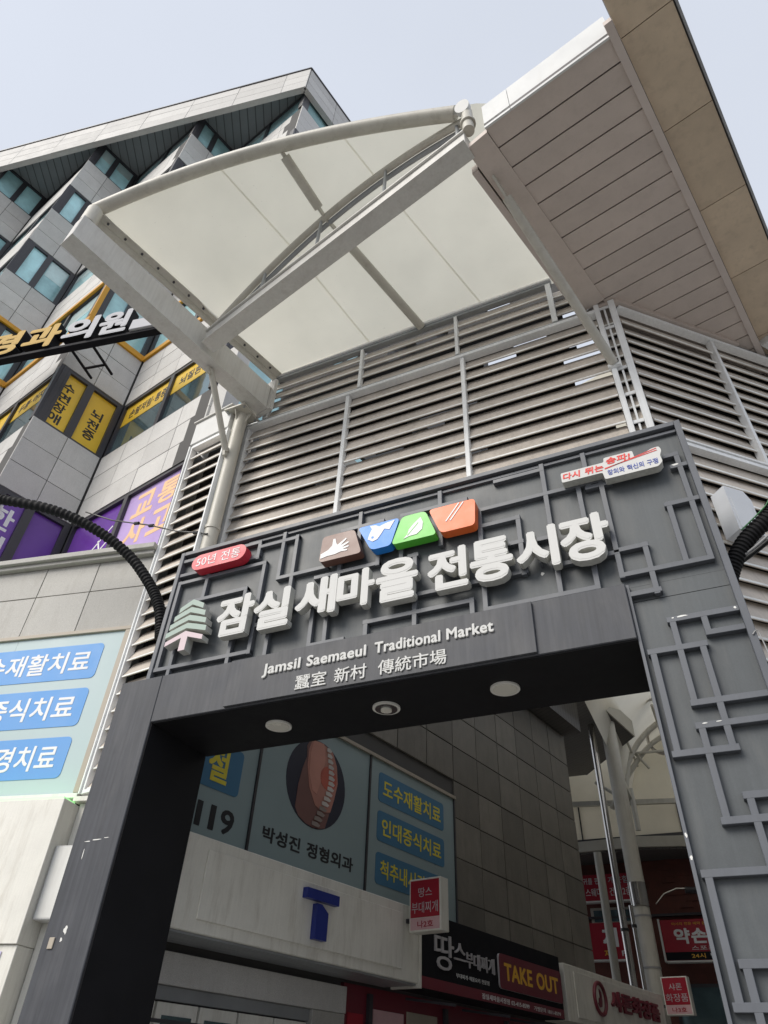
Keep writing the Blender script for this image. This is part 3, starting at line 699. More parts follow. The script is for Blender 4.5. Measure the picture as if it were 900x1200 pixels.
def lightbox(u, o0, o1, z0, z1, l1, l2, l3, label):
    P = Vector((-7.72, 6.90)) + EA * u + Vector((math.sin(R(77)), -math.cos(R(77)))) * 0.0
    fr = (P.x, P.y, -13.0)
    t_ = thing('lightbox_sign', label, 'sign', fr, ((o0 + o1) / 2, 0, z0), group='red projecting shop signs in the alley')
    box(t_, 'casing', o0, o1, 0.0, 0.25, z0, z1, 'sign_cream', fr, 0.008)
    h = z1 - z0
    box(t_, 'red_face', o0 + 0.03, o1 - 0.03, -0.006, -0.001, z0 + 0.26 * h, z1 - 0.03, 'sign_red', fr)
    box(t_, 'pink_face', o0 + 0.03, o1 - 0.03, -0.006, -0.001, z0 + 0.03, z0 + 0.25 * h, 'sign_pink', fr)
    text(t_, 'lettering', l1, o0 + 0.20, o1 - 0.18, z0 + 0.64 * h, z0 + 0.82 * h, -0.010, 0.003, 'sign_grey_text', bold=-0.003, fr=fr)
    text(t_, 'lettering', l2, o0 + 0.06, o1 - 0.06, z0 + 0.34 * h, z0 + 0.55 * h, -0.010, 0.003, 'sign_grey_text', bold=0.0, fr=fr)
    text(t_, 'lettering', l3, o0 + 0.18, o1 - 0.16, z0 + 0.07 * h, z0 + 0.20 * h, -0.010, 0.003, 'sign_red', bold=0.02, fr=fr)
    box(t_, 'bracket', 0.88, o0 - 0.002, 0.08, 0.14, z0 + 0.2 * h, z0 + 0.28 * h, 'frame_dark', fr)
lightbox(6.25, 1.03, 1.70, 2.23, 3.06, '땅스', '부대찌개', '나2호', 'red projecting lightbox beside the fascia with the blue T')
lightbox(19.0, 0.95, 1.70, 2.13, 3.04, '샤론', '화장품', '나3호', 'red projecting lightbox at the end of the cosmetics fascia')

# ================================================================== ALLEY EAVE, PIPES, ARCADE, FAR SHOPS (group scaled up about the camera, baked into coordinates)
ev = thing('alley_eave', 'dark soffited eave with a cream edge above the alley tile wall', 'eave', ALLEY, (10, 0, 11.05))
EO = [(-6.05, 9.3), (-3.1, 22.6), (-2.03, 27.3), (-4.56, 30.8), (-6.84, 30.8), (-4.55, 26.5), (-8.0, 10.5)]
prism(ev, 'soffit', EO, 11.06, 11.13, 'far_soffit', fr=W0)
prism(ev, 'roof_slab', [(-6.1, 9.35), (-3.15, 22.62), (-2.1, 27.28), (-4.6, 30.75), (-6.8, 30.75), (-4.6, 26.5), (-8.0, 10.55)], 11.134, 11.57, 'far_soffit', fr=W0)
bar(ev, 'fascia', (-6.03, 9.3, 11.36), (-2.0, 27.3, 11.36), 0.05, 0.64, 'far_cream', W0)
bar(ev, 'fascia', (-2.05, 27.34, 11.36), (-4.56, 30.8, 11.36), 0.05, 0.62, 'frame_dark', W0)
box(ev, 'bulkhead', 1.0, 16.66, -0.62, 0.6, 9.695, 11.056, 'far_soffit', ALLEY)
pc = thing('pipe_column', 'thick cream steel column with bands standing in the alley', 'column', (-2.76, 25.76, 0), (0, 0, -EYE))
tube(pc, 'shaft', [(0, 0, -EYE + 0.13), (0, 0, 5.7), (0, 0, 11.05)], 0.26, 'cream_pipe', 20)
tube(pc, 'collar', [(0, 0, 4.96), (0, 0, 5.64)], 0.292, 'stainless', 20)
for z in (1.8, 3.3, 4.67): tube(pc, 'band', [(0, 0, z), (0, 0, z + 0.05)], 0.275, 'cable_grey', 20)
for (n_, x, y, r_, lab) in (('drain_pipe', -3.36, 25.7, 0.115, 'shiny stainless drain pipe left of the thick cream column'),
                            ('drain_pipe', -2.99, 25.14, 0.06, 'thin stainless pipe hugging the thick cream column')):
    t_ = thing(n_, lab, 'pipe', (x, y, 0), (0, 0, -EYE)); top = 11.05 if r_ > 0.08 else 4.9
    tube(t_, 'pipe', [(0, 0, -EYE + 0.13), (0, 0, top)], r_, 'stainless', 16)
    for z in (1.1, 4.3): tube(t_, 'clamp', [(0, 0, z), (0, 0, z + 0.08)], r_ + 0.02, 'cable_black', 16)
t_ = thing('pipe_column', 'thin cream post under the far cream fascia', 'column', (-4.39, 29.4, 0), (0, 0, -EYE))
tube(t_, 'shaft', [(0, 0, -EYE), (0, 0, 7.58)], 0.15, 'far_cream', 16); tube(t_, 'base_plate', [(0, 0, -EYE), (0, 0, -EYE + 0.15)], 0.25, 'far_cream', 16)

# arcade roof
ar = thing('arcade_roof', 'cream membrane vault on curved steel ribs over the far end of the alley', 'roof', (1.14, 27.4, 0), (0, 0, 8))
def vault(x, r0=0.0):
    return 9.75 + 3.3 * math.sqrt(max(0.0, 1 - ((x - 1.37) / 4.28) ** 2))
bm = bmesh.new(); rows = []
for j in range(9):
    y = 11.0 + 20.2 * j / 8
    rows.append([bm.verts.new((x - 1.37, y - 22.8, vault(x) + 0.16 - 10.3)) for x in [-2.9 + 6.6 * i / 16 for i in range(17)]])
for a, b in zip(rows, rows[1:]):
    for i in range(16): bm.faces.new((a[i], a[i + 1], b[i + 1], b[i]))
add(ar, 'membrane', mesh_from(bm, 'membrane', 'membrane_alley', True), (1.37, 22.8, 10.3), W0)
for y in (11.2, 14.0, 17.0, 29.6):
    tube(ar, 'rib', [(x, y, vault(x)) for x in [-2.9 + 6.6 * i / 24 for i in range(25)]], 0.115, 'cream_pipe', 10, W0)
for x in (-2.4, -1.14, 0.23, 1.6, 3.0): tube(ar, 'purlin', [(x, 27.8, vault(x)), (x, 31.1, vault(x))], 0.055, 'cream_pipe', 8, W0)
bar(ar, 'eave_beam', (-2.85, 27.8, 9.69), (-2.85, 31.1, 9.69), 0.18, 0.25, 'cream_pipe', W0)
bar(ar, 'gable_beam', (-6.840, 30.324, 9.827), (4.560, 30.324, 9.143), 0.160, 0.182, 'cream_pipe', W0)
tube(ar, 'gable_rib', [(-3.648 + 2.964 * t, 30.096, 9.348 + 2.736 * math.sin(t * math.pi / 2)) for t in [i / 14 for i in range(15)]], 0.103, 'cream_pipe', 10, W0)
tube(ar, 'gable_ring', [(-1.083 + 0.627 * math.cos(a * math.pi / 14), 30.210, 12.027 + 0.684 * math.sin(a * math.pi / 14)) for a in range(29)], 0.068, 'stainless', 8, W0)
tube(ar, 'brace', [(-2.679, 29.982, 11.970), (-1.881, 30.039, 10.773)], 0.057, 'cream_pipe', 8, W0)
tube(ar, 'brace', [(-4.104, 29.868, 10.374), (-2.793, 29.868, 9.348)], 0.068, 'cream_pipe', 8, W0)
tube(ar, 'strut', [(-2.759, 29.868, 8.379), (-2.759, 29.868, 9.975)], 0.103, 'cream_pipe', 10, W0)
bar(ar, 'cross_beam', (-3.876, 27.588, 12.597), (3.420, 27.588, 12.939), 0.160, 0.342, 'cream_beam', W0)
tube(ar, 'purlin', [(-3.990, 29.868, 11.457), (1.710, 29.868, 11.229)], 0.057, 'cream_pipe', 8, W0)
for (a, b, c, d) in ((-7.068, 4.788, 9.827, 15.048),):
    box(ar, 'gable_membrane', a, b, 31.122, 31.156, c, d, 'membrane_alley', W0)
for k in range(6): box(ar, 'clerestory_pane', -7.068 + 1.961 * k, -5.153 + 1.961 * k, 31.008, 31.054, 8.493, 9.804, 'membrane_alley', W0)
for k in range(7): box(ar, 'clerestory_bar', -7.114 + 1.961 * k, -7.068 + 1.961 * k, 30.962, 31.076, 8.493, 9.804, 'frame_dark', W0)
box(ar, 'clerestory_sill', -7.296, 4.788, 30.894, 31.122, 8.299, 8.488, 'frame_dark', W0)
box(ar, 'sill_beam', -7.296, 4.788, 30.666, 31.122, 7.957, 8.295, 'steel_grey', W0)

fb = thing('far_building', 'dark brick shop building with a cream canopy edge closing the alley', 'building', (-1.710, 31.236, 0), (0, 0, -EYE))
box(fb, 'wall', -9.120, 5.700, 31.190, 35.340, -EYE, 8.208, 'brick_far', W0)
prism(fb, 'canopy', [(-7.296, 29.640), (-2.793, 29.355), (-0.228, 29.925), (5.130, 30.324), (5.130, 31.185), (-7.296, 31.185)], 7.661, 8.037, 'far_cream', fr=W0)
prism(fb, 'canopy_soffit', [(-7.182, 29.754), (-2.793, 29.469), (-0.228, 30.039), (5.016, 30.438), (5.016, 31.181), (-7.182, 31.181)], 7.592, 7.656, 'far_soffit', fr=W0)
for r_ in range(9):
    for c_ in range(8):
        if (r_ * 3 + c_ * 5) % 7 < 3: box(fb, 'brick', -2.622 + 0.479 * c_ + 0.228 * (r_ % 2), -2.166 + 0.479 * c_ + 0.228 * (r_ % 2), 31.133, 31.202, 5.700 + 0.217 * r_, 5.894 + 0.217 * r_, 'brick_far', W0)
box(fb, 'ledge', -9.006, 5.586, 31.008, 31.185, 5.643, 5.723, 'frame_dark', W0)
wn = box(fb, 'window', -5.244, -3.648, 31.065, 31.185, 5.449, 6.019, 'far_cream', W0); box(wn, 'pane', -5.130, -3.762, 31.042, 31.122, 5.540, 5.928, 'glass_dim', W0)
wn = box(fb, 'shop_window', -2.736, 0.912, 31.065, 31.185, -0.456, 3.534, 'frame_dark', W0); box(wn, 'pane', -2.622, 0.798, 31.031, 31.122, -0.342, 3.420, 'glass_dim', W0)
def far_sign(x0, x1, y, z0, z1, label, parts, m_='sign_red'):
    t_ = thing('shop_sign', label, 'sign', (0, 0, 0), ((x0 + x1) / 2, y, z0), group='red signs on the far shop building')
    box(t_, 'board', x0, x1, y, y + 0.285, z0, z1, m_, W0, 0.011)
    box(t_, 'end_panel', x0 - 0.068, x0 - 0.002, y - 0.023, y + 0.285, z0 - 0.034, z1 + 0.034, 'paint_white', W0)
    box(t_, 'bottom_rail', x0, x1, y - 0.023, y + 0.274, z0 - 0.057, z0 - 0.005, 'paint_white', W0)
    for (tx, a, b, c, d, mm, bo) in parts: text(t_, 'lettering', tx, a, b, c, d, y - 0.014, 0.009, mm, bold=bo, fr=W0, split=(d - c) > 0.342)
    return t_
t_ = far_sign(-2.690, 1.026, 30.267, 4.127, 5.381, 'red shop sign with white letters over a black strip, right of the cream column',
         [('약손', -2.280, -1.163, 4.617, 5.107, 'print_white', .04), ('스포츠 경락', -1.767, -0.342, 4.423, 4.560, 'print_white', 0), ('24시', -1.824, -1.368, 4.184, 4.332, 'print_gold', .02), ('남녀', -1.197, -0.798, 4.184, 4.332, 'print_white', .02), ('마사지 전문 예약 환영', -2.280, -1.026, 5.198, 5.290, 'print_gold', 0)])
box(t_, 'black_strip', -2.679, 1.003, 30.258, 30.266, 4.138, 4.378, 'sign_black', W0)
far_sign(-5.415, -3.899, 30.495, 4.241, 5.415, 'red shop sign with one big white letter behind the thin cream post',
         [('지', -4.845, -4.275, 4.617, 5.244, 'print_white', .05), ('지압', -4.845, -4.389, 4.309, 4.537, 'print_gold', .03), ('F', -4.218, -4.081, 4.332, 4.503, 'print_white', .02)])
far_sign(-5.415, -3.443, 30.609, 6.179, 7.091, 'small red and blue sign under the far canopy',
         [('귀를 판', -5.301, -4.674, 6.749, 6.977, 'print_white', 0), ('스웨디시 건식 2층', -5.244, -3.534, 6.327, 6.612, 'print_white', 0), ('개운함', -4.332, -3.534, 6.749, 7.000, 'banner_pale', 0)])
al_ = thing('alley_lamp', 'thin curved lamp arm on the far brick wall', 'lamp', (0, 0, 0), (-1.824, 29.982, 6.156))
tube(al_, 'arm', [(-2.622, 29.526, 5.757), (-2.280, 29.640, 6.099), (-1.824, 29.754, 6.270), (-1.368, 29.868, 6.270)], 0.028, 'stainless', 8, W0)
tube(al_, 'head', [(-1.539, 29.811, 6.224), (-1.083, 29.925, 6.202)], 0.114, 'frame_dark', 10, W0)

# ================================================================== RIGHT-HAND MARKET BUILDING (unseen block added to keep light out of the alley; only the white wall shows)
RL = (0.55, 7.25, 43.0)
rb = thing('market_building', 'mostly unseen market building block behind the right louvres, added to block light', 'building', RL, (3, 1, -EYE))
prism(rb, 'wall', [(0.45, 7.9), (1.6, 8.75), (4.3, 11.3), (9.0, 15.7), (9.0, 40), (4.6, 40), (0.9, 24), (0.3, 13)], -EYE, 10.15, 'concrete', fr=W0)
prism(rb, 'white_wall', [(2.75, 9.0), (3.6, 8.4), (6.0, 11.0), (5.2, 12.0)], 10.16, 10.45, 'white_panel', fr=W0)

# ================================================================== LOUVRE SCREENS
def prof(dep, ht, th=0.012, lip=0.022):
    # blade leaning in at the top, with a rolled lip on its lower front edge; (y into the wall, z up)
    return [(0.0, 0.0), (-0.012, 0.0), (-0.012, lip), (0.0, lip + 0.006), (dep, ht), (dep + th, ht), (th + 0.004, 0.004)]
PF = prof(0.098, 0.325, lip=0.028)
PF_OPEN = prof(0.125, 0.275)
def louvres(par, x0, x1, z0, z1, y, pitch, fr, name='slat', pf=None):
    n = int(round((z1 - z0) / pitch)); pitch = (z1 - z0) / n
    for i in range(n):
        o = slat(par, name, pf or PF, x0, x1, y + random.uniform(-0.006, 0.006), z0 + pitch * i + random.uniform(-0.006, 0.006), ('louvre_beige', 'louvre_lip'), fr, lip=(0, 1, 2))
        o.matrix_basis = o.matrix_basis @ Matrix.Rotation(random.uniform(-0.0035, 0.0035), 4, 'Y') @ Matrix.Rotation(random.uniform(-0.02, 0.02), 4, 'X')

lf = thing('louvre_screen', 'wide beige slatted louvre screen above and behind the gate', 'louvre', (0, 7.2, 0), (-3, 0, 6.5))
G0 = (0, 7.2, 0)
BX = [-6.56, -4.34, -2.09, 0.265]
box(lf, 'shade_backing', -6.55, 0.45, 0.30, 0.34, 5.9, 7.6, 'interior_dark', G0)  # dark sheet standing in for the shade behind the blades
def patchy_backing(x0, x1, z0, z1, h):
    """dark strips standing in for shade behind the blades, broken at random so daylight shows through"""
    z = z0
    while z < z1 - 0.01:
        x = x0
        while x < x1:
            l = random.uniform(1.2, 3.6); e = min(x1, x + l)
            box(lf, 'shade_backing', x, round(e, 2), 0.30, 0.33, z, z + h, 'interior_dark', G0)
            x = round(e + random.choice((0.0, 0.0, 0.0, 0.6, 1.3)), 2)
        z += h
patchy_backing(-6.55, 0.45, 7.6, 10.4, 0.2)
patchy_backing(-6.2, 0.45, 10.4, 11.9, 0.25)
for a, b in zip(BX, BX[1:]):
    louvres(lf, a + 0.035, b - 0.035, 6.2, 9.98, -0.02, 0.287, G0)
UX = [-6.20, -4.13, -2.175, -0.40]
for a, b in zip(UX, UX[1:]):
    louvres(lf, a + 0.035, b - 0.035, 10.16, 11.30, -0.02, 0.285, G0)
louvres(lf, -0.365, 0.30, 10.16, 11.30, 0.06, 0.285, G0)
for x in BX[1:-1]: box(lf, 'mullion', x - 0.035, x + 0.035, -0.075, 0.04, 6.2, 9.985, 'aluminium', G0, 0.004)
box(lf, 'frame_stile', BX[0] - 0.05, BX[0] + 0.033, -0.08, 0.06, 6.2, 9.985, 'aluminium', G0, 0.004)
box(lf, 'frame_stile', BX[0] - 0.09, BX[0] - 0.054, -0.06, 0.06, 6.2, 10.02, 'aluminium', G0, 0.004)
for x in UX[1:-1]: box(lf, 'mullion', x - 0.03, x + 0.03, -0.07, 0.04, 10.15, 11.32, 'aluminium', G0, 0.004)
for x in (UX[0], UX[-1]): box(lf, 'frame_stile', x - 0.06, x + 0.033, -0.075, 0.06, 10.15, 11.32, 'aluminium', G0, 0.004)
box(lf, 'rail', BX[0] - 0.09, 0.24, -0.10, 0.05, 9.99, 10.06, 'aluminium', G0, 0.004)
box(lf, 'rail', BX[0] - 0.07, 0.22, -0.06, 0.06, 10.064, 10.14, 'steel_grey', G0, 0.004)
box(lf, 'rail', UX[0] - 0.06, UX[-1] + 0.06, -0.06, 0.05, 11.324, 11.40, 'steel_grey', G0, 0.004)
box(lf, 'rail', UX[0] - 0.06, UX[-1] + 0.06, -0.10, 0.05, 11.404, 11.47, 'aluminium', G0, 0.004)
louvres(lf, 0.225, 0.56, 6.2, 9.98, 0.02, 0.287, G0)
# ladder-like corner post on the right
box(lf, 'corner_post', 0.235, 0.315, -0.09, 0.08, 6.0, 10.20, 'aluminium', G0, 0.006)
box(lf, 'corner_post', 0.375, 0.405, -0.03, 0.05, 6.0, 10.16, 'aluminium', G0, 0.004)
box(lf, 'corner_post', 0.465, 0.565, -0.09, 0.08, 6.0, 10.20, 'aluminium', G0, 0.006)
for z in (10.10, 9.55, 8.50, 7.9, 7.3): box(lf, 'rung', 0.318, 0.462, -0.05, -0.034 + 0.0, z - 0.03, z + 0.03, 'aluminium', G0)

LLF = (-7.66, 6.91, -8.1)
ll = thing('louvre_screen', 'narrow tall beige louvre strip between the purple windows and the white pipe column', 'louvre', LLF, (0.5, 0, 3.0))
box(ll, 'shade_backing', 0.0, 1.02, 0.30, 0.33, 2.9, 9.7, 'interior_dark', LLF)  # dark sheet in place of the shaded interior
louvres(ll, 0.075, 0.955, 3.02, 9.56, 0.0, 0.275, LLF, pf=PF_OPEN)
for (a, b, c) in ((0.0, 0.03, -0.07), (0.034, 0.072, -0.04), (0.958, 0.99, -0.04), (0.994, 1.03, -0.07)): box(ll, 'frame_stile', a, b, c, 0.08, 2.95, 9.63, 'aluminium', LLF, 0.003)
box(ll, 'rail', 0.074, 0.956, -0.05, 0.08, 9.56, 9.63, 'aluminium', LLF, 0.003)
box(ll, 'rail', 0.074, 0.956, -0.05, 0.08, 2.95, 3.0, 'aluminium', LLF, 0.003)
box(ll, 'cover_panel', -0.02, 0.98, -0.05, 0.30, 9.70, 10.32, 'white_panel', LLF, 0.006)
box(ll, 'cover_flashing', -0.06, 0.98, -0.09, 0.30, 10.324, 10.36, 'cream_beam', LLF, 0.004)
box(ll, 'side_panel', -0.06, -0.004, -0.02, 0.3, 2.95, 9.66, 'steel_grey', LLF)

lr = thing('louvre_screen', 'beige louvre screen receding at the right edge under the panelled eave', 'louvre', RL, (2, 0, 3.0))
box(lr, 'shade_backing', 0.02, 6.0, 0.30, 0.34, 2.8, 10.25, 'interior_dark', RL)  # dark sheet in place of the shade behind these blades
RX = [0.03, 1.85, 3.67, 5.49]
for a, b in zip(RX, RX[1:]):
    louvres(lr, a + 0.03, b - 0.03, 7.10, 10.02, 0.0, 0.272, RL)
RX2 = [0.32, 2.1, 3.9]
for a, b in zip(RX2, RX2[1:]):
    louvres(lr, a + 0.03, b - 0.03, 2.9, 6.93, 0.0, 0.272, RL)
for x in RX[1:]: box(lr, 'mullion', x - 0.03, x + 0.03, -0.07, 0.05, 7.06, 10.05, 'aluminium', RL, 0.004)
for x in RX2[1:]: box(lr, 'mullion', x - 0.03, x + 0.03, -0.07, 0.05, 2.9, 6.94, 'aluminium', RL, 0.004)
box(lr, 'frame_stile', RX2[0] - 0.09, RX2[0] + 0.028, -0.08, 0.06, 2.9, 6.94, 'aluminium', RL, 0.004)
box(lr, 'rail', 0.02, 5.6, -0.09, 0.05, 10.054, 10.11, 'aluminium', RL, 0.004)
box(lr, 'rail', 0.02, 5.6, -0.05, 0.05, 10.114, 10.30, 'steel_grey', RL)
box(lr, 'rail', 0.10, 5.6, -0.09, 0.05, 7.02, 7.055, 'aluminium', RL, 0.004)
box(lr, 'rail', 0.10, 5.6, -0.07, 0.05, 6.945, 7.016, 'aluminium', RL, 0.004)
jb = thing('junction_box', 'pale grey metal box fixed to the right louvres beside the black conduit', 'box', RL, (0.6, -0.2, 5.2))
prism(jb, 'casing', [(0.48, 5.28), (0.86, 5.28), (0.86, 5.85), (0.78, 5.98), (0.48, 5.98)], -0.32, -0.09, 'box_grey', 'y', RL)
box(jb, 'door', 0.52, 0.80, -0.328, -0.321, 5.32, 5.80, 'box_grey', RL)

# ================================================================== COLUMN ON THE LEFT
pcol = thing('pipe_column', 'white steel pipe column with a bolted top plate left of the louvre screen', 'column', (-6.56, 6.88, 0), (0, 0, 3.94))
tube(pcol, 'shaft', [(0, 0, 3.935), (0, 0, 7.0), (0, 0, 10.10)], 0.125, 'cream_pipe', 24)
tube(pcol, 'flange', [(0, 0, 7.18), (0, 0, 7.24)], 0.14, 'cream_pipe', 24)
box(pcol, 'top_plate', -0.24, 0.24, -0.26, 0.24, 10.10, 10.14, 'cream_pipe', None, 0.004)
for a in (0, 90, 180, 270):
    fr_ = (-6.56, 6.88, a)
    prism(pcol, 'gusset', [(0.12, 9.86), (0.22, 10.06), (0.22, 10.098), (0.12, 10.098)], -0.008, 0.008, 'cream_pipe', 'y', fr_)
for (a, b) in ((-0.19, -0.2), (0.19, -0.2), (-0.19, 0.19), (0.19, 0.19)): tube(pcol, 'bolt', [(a, b, 10.07), (a, b, 10.098)], 0.022, 'steel_grey', 8)

# ================================================================== MEMBRANE CANOPY
cn = thing('membrane_canopy', 'cream fabric canopy on a curved steel arch and beams above the gate', 'canopy', (-3.5, 5.0, 0), (0, 0, 10.2))
tipL, wallL = Vector((-7.16, 2.70)), Vector((-6.18, 6.98)); dl = (wallL - tipL).normalized()
# left cantilever: box beam
bar(cn, 'cantilever_beam', (tipL.x, tipL.y, 10.525), (wallL.x, wallL.y, 10.525), 0.26, 0.65, 'cream_beam', W0, 0.01)
bar(cn, 'beam_flange', (tipL.x, tipL.y, 10.185), (wallL.x, wallL.y, 10.185), 0.33, 0.026, 'cream_beam', W0)
bar(cn, 'beam_end_plate', (wallL.x + dl.x * 0.002, wallL.y + dl.y * 0.002, 10.60), (wallL.x + dl.x * 0.08, wallL.y + dl.y * 0.08, 10.60), 0.46, 0.9, 'cream_beam', W0)
tube(cn, 'tip_pipe', [(tipL.x + 0.03, tipL.y + 0.12, 10.86), (tipL.x + 0.03, tipL.y + 0.12, 11.30)], 0.13, 'cream_pipe', 20, W0)
tube(cn, 'brace', [(-6.57, 6.72, 8.95), (-6.50, 5.72, 10.16)], 0.058, 'cream_pipe', 16, W0)
for (a, b) in (((-6.57, 6.75, 8.86), (-6.57, 6.70, 9.06)), ((-6.50, 5.76, 10.06), (-6.50, 5.66, 10.17))): bar(cn, 'brace_lug', a, b, 0.05, 0.14, 'cream_pipe', W0)
# left edge rail with clamping plate and bolts
rf, rw = Vector((-7.28, 2.86, 11.36)), Vector((-6.17, 7.13, 11.42))
tube(cn, 'edge_pipe', [tuple(rf), tuple(rw)], 0.085, 'cream_pipe', 16, W0)
dv = (rw - rf).normalized(); sv = Vector((dv.y, -dv.x, 0))
bar(cn, 'clamp_plate', tuple(rf + sv * 0.14 + Vector((0, 0, -0.03))), tuple(rw + sv * 0.14 + Vector((0, 0, -0.03))), 0.14, 0.02, 'cream_pipe', W0)
for i in range(12):
    q = rf.lerp(rw, 0.06 + 0.08 * i) + sv * 0.14
    tube(cn, 'bolt', [(q.x, q.y, q.z - 0.065), (q.x, q.y, q.z - 0.04)], 0.022, 'frame_dark', 8, W0)
# front arch
def arch(t):
    a, b = Vector((-7.28, 2.82, 11.38)), Vector((-0.86, 3.84, 11.30))
    p = a.lerp(b, t); p.z += 0.72 * 4 * t * (1 - t) * (1.12 - 0.24 * t); return p
tube(cn, 'arch_pipe', [tuple(arch(0.015 + 0.965 * i / 32)) for i in range(33)], 0.115, 'cream_pipe', 18, W0)
for t in (0.005, 0.99):
    q = arch(t); bar(cn, 'arch_lug', tuple(q), tuple(arch(t + (0.03 if t < .5 else -0.03))), 0.04, 0.2, 'cream_pipe', W0)
# tie beam with curved upper chord
ta, tb_ = Vector((-6.28, 5.30, 0)), Vector((-0.86, 3.93, 0))
bar(cn, 'tie_beam', (ta.x, ta.y, 10.36), (tb_.x, tb_.y, 10.36), 0.22, 0.30, 'cream_beam', W0, 0.006)
bar(cn, 'tie_flange', (ta.x, ta.y, 10.53), (tb_.x, tb_.y, 10.53), 0.30, 0.03, 'cream_beam', W0)
bar(cn, 'tie_flange', (ta.x, ta.y, 10.195), (tb_.x, tb_.y, 10.195), 0.30, 0.026, 'cream_beam', W0)
def chord(t):
    p = ta.lerp(tb_, t); p.z = 10.80 + 0.44 * t + 0.80 * 4 * t * (1 - t); return p
tube(cn, 'upper_chord', [tuple(chord(i / 28)) for i in range(29)], 0.06, 'cream_pipe', 12, W0)
tube(cn, 'upper_chord_plate', [tuple(chord(i / 28) + Vector((0.03, 0.10, -0.04))) for i in range(29)], 0.045, 'steel_grey', 8, W0)
for t in (0.015, 0.22, 0.46, 0.72, 0.97):
    q = chord(t); tube(cn, 'truss_post', [(q.x, q.y, 10.54), (q.x, q.y, q.z - 0.02)], 0.03, 'steel_grey', 10, W0)
# struts from arch to chord to wall
a_, b_, c_ = arch(0.52), chord(0.475), Vector((-2.86, 7.14, 11.38))
p0, p1 = Vector(a_).lerp(b_, 0.14), Vector(a_).lerp(b_, 0.86)
tube(cn, 'strut', [tuple(p0), tuple(p1)], 0.085, 'cream_pipe', 16, W0)
for (u_, v_) in ((a_, p0), (p1, b_)): bar(cn, 'strut_lug', tuple(u_), tuple(v_), 0.03, 0.12, 'cream_pipe', W0)
p0 = Vector(b_).lerp(c_, 0.10)
tube(cn, 'strut', [tuple(p0), tuple(c_)], 0.085, 'cream_pipe', 16, W0)
bar(cn, 'strut_lug', tuple(b_), tuple(p0), 0.03, 0.12, 'cream_pipe', W0)
# fabric
bm = bmesh.new(); NU, NV = 40, 24; grid = []
for j in range(NV + 1):
    v = j / NV; row = []
    for i in range(NU + 1):
        u = i / NU
        A = arch(u) + Vector((0, 0, 0.14)); B = chord(u) + Vector((0, 0, 0.10))
        Lw = Vector((-6.10, 7.24, 11.44)); Rw = Vector((0.55, 7.24, 11.44)); Cw = Lw.lerp(Rw, u)
        # left edge is straight along the rail
        A.x += (1 - u) * 0.10 + max(0, u - 0.8) * 1.0; B.x += max(0, u - 0.7) * 1.6
        if u < 0.3:
            k = (0.3 - u) / 0.3
            rl = rf.lerp(rw, 0.56); B = B.lerp(Vector((rl.x + 0.12, B.y, rl.z)), k * k)
        p = A * ((1 - v) * (1 - 2 * v)) + B * (4 * v * (1 - v)) + Cw * (v * (2 * v - 1)) if False else (A.lerp(B, v / 0.42) if v < 0.42 else B.lerp(Cw, (v - 0.42) / 0.58))
        row.append(bm.verts.new(p - Vector((-3.5, 5.0, 11.5))))
    grid.append(row)
for a, b in zip(grid, grid[1:]):
    for i in range(NU): bm.faces.new((a[i], a[i + 1], b[i + 1], b[i]))
FAB = [[v.co.copy() for v in row] for row in grid]
add(cn, 'fabric', mesh_from(bm, 'fabric', 'membrane', True), (-3.5, 5.0, 11.5), W0)
# welded seams of the fabric
for iu in (13, 27):
    bm = bmesh.new(); pr = None
    for j in range(NV + 1):
        c_ = FAB[j][iu]; t_ = (FAB[j][iu + 1] - c_).normalized() * 0.014; dn = Vector((0, 0, 0.005))
        cur = [bm.verts.new(c_ - t_ + dn), bm.verts.new(c_ + t_ + dn), bm.verts.new(c_ + t_ + dn * 0.4), bm.verts.new(c_ - t_ + dn * 0.4)]
        if pr:
            for q in range(4): bm.faces.new((pr[q], pr[(q + 1) % 4], cur[(q + 1) % 4], cur[q]))
        pr = cur
    add(cn, 'seam', mesh_from(bm, 'seam', 'membrane_seam', True), (-3.5, 5.0, 11.5), W0)
# right edge: hip beam, dark channel and brace pipe
ha, hb = Vector((-0.74, 3.88, 0)), Vector((0.26, 7.12, 0))
bar(cn, 'hip_beam', (ha.x, ha.y, 10.26), (hb.x, hb.y, 10.26), 0.36, 0.12, 'soffit_tan', W0)
hs = Vector((hb.y - ha.y, -(hb.x - ha.x), 0)).normalized()
g0, g1 = ha - hs * 0.26 + Vector((0.1, 0.33, 0)), hb - hs * 0.26
bar(cn, 'edge_channel', (g0.x, g0.y, 10.34), (g1.x, g1.y, 10.34), 0.10, 0.22, 'trim_pink', W0)
g0, g1 = g0 + hs * 0.062, g1 + hs * 0.062
bar(cn, 'dark_channel', (g0.x, g0.y, 10.40), (g1.x, g1.y, 10.40), 0.02, 0.20, 'dark_gap', W0)
tube(cn, 'brace', [(-0.56, 4.72, 10.02), (0.29, 7.08, 8.56)], 0.072, 'cream_pipe', 18, W0)
bar(cn, 'brace_lug', (-0.66, 4.42, 10.20), (-0.54, 4.78, 9.98), 0.03, 0.10, 'cream_pipe', W0)
bar(cn, 'brace_lug', (0.20, 7.09, 8.52), (0.38, 7.09, 8.52), 0.06, 0.05, 'aluminium', W0)
# joint cluster at the right tip
tube(cn, 'tip_pipe', [(-0.82, 3.84, 10.55), (-0.82, 3.84, 11.22)], 0.085, 'cream_pipe', 20, W0)
tube(cn, 'tip_cap', [(-0.86, 3.72, 11.24), (-0.85, 3.80, 11.27)], 0.115, 'white_panel', 20, W0)
tube(cn, 'tip_collar', [(-0.82, 3.84, 10.78), (-0.82, 3.84, 10.83)], 0.115, 'cream_pipe', 20, W0)

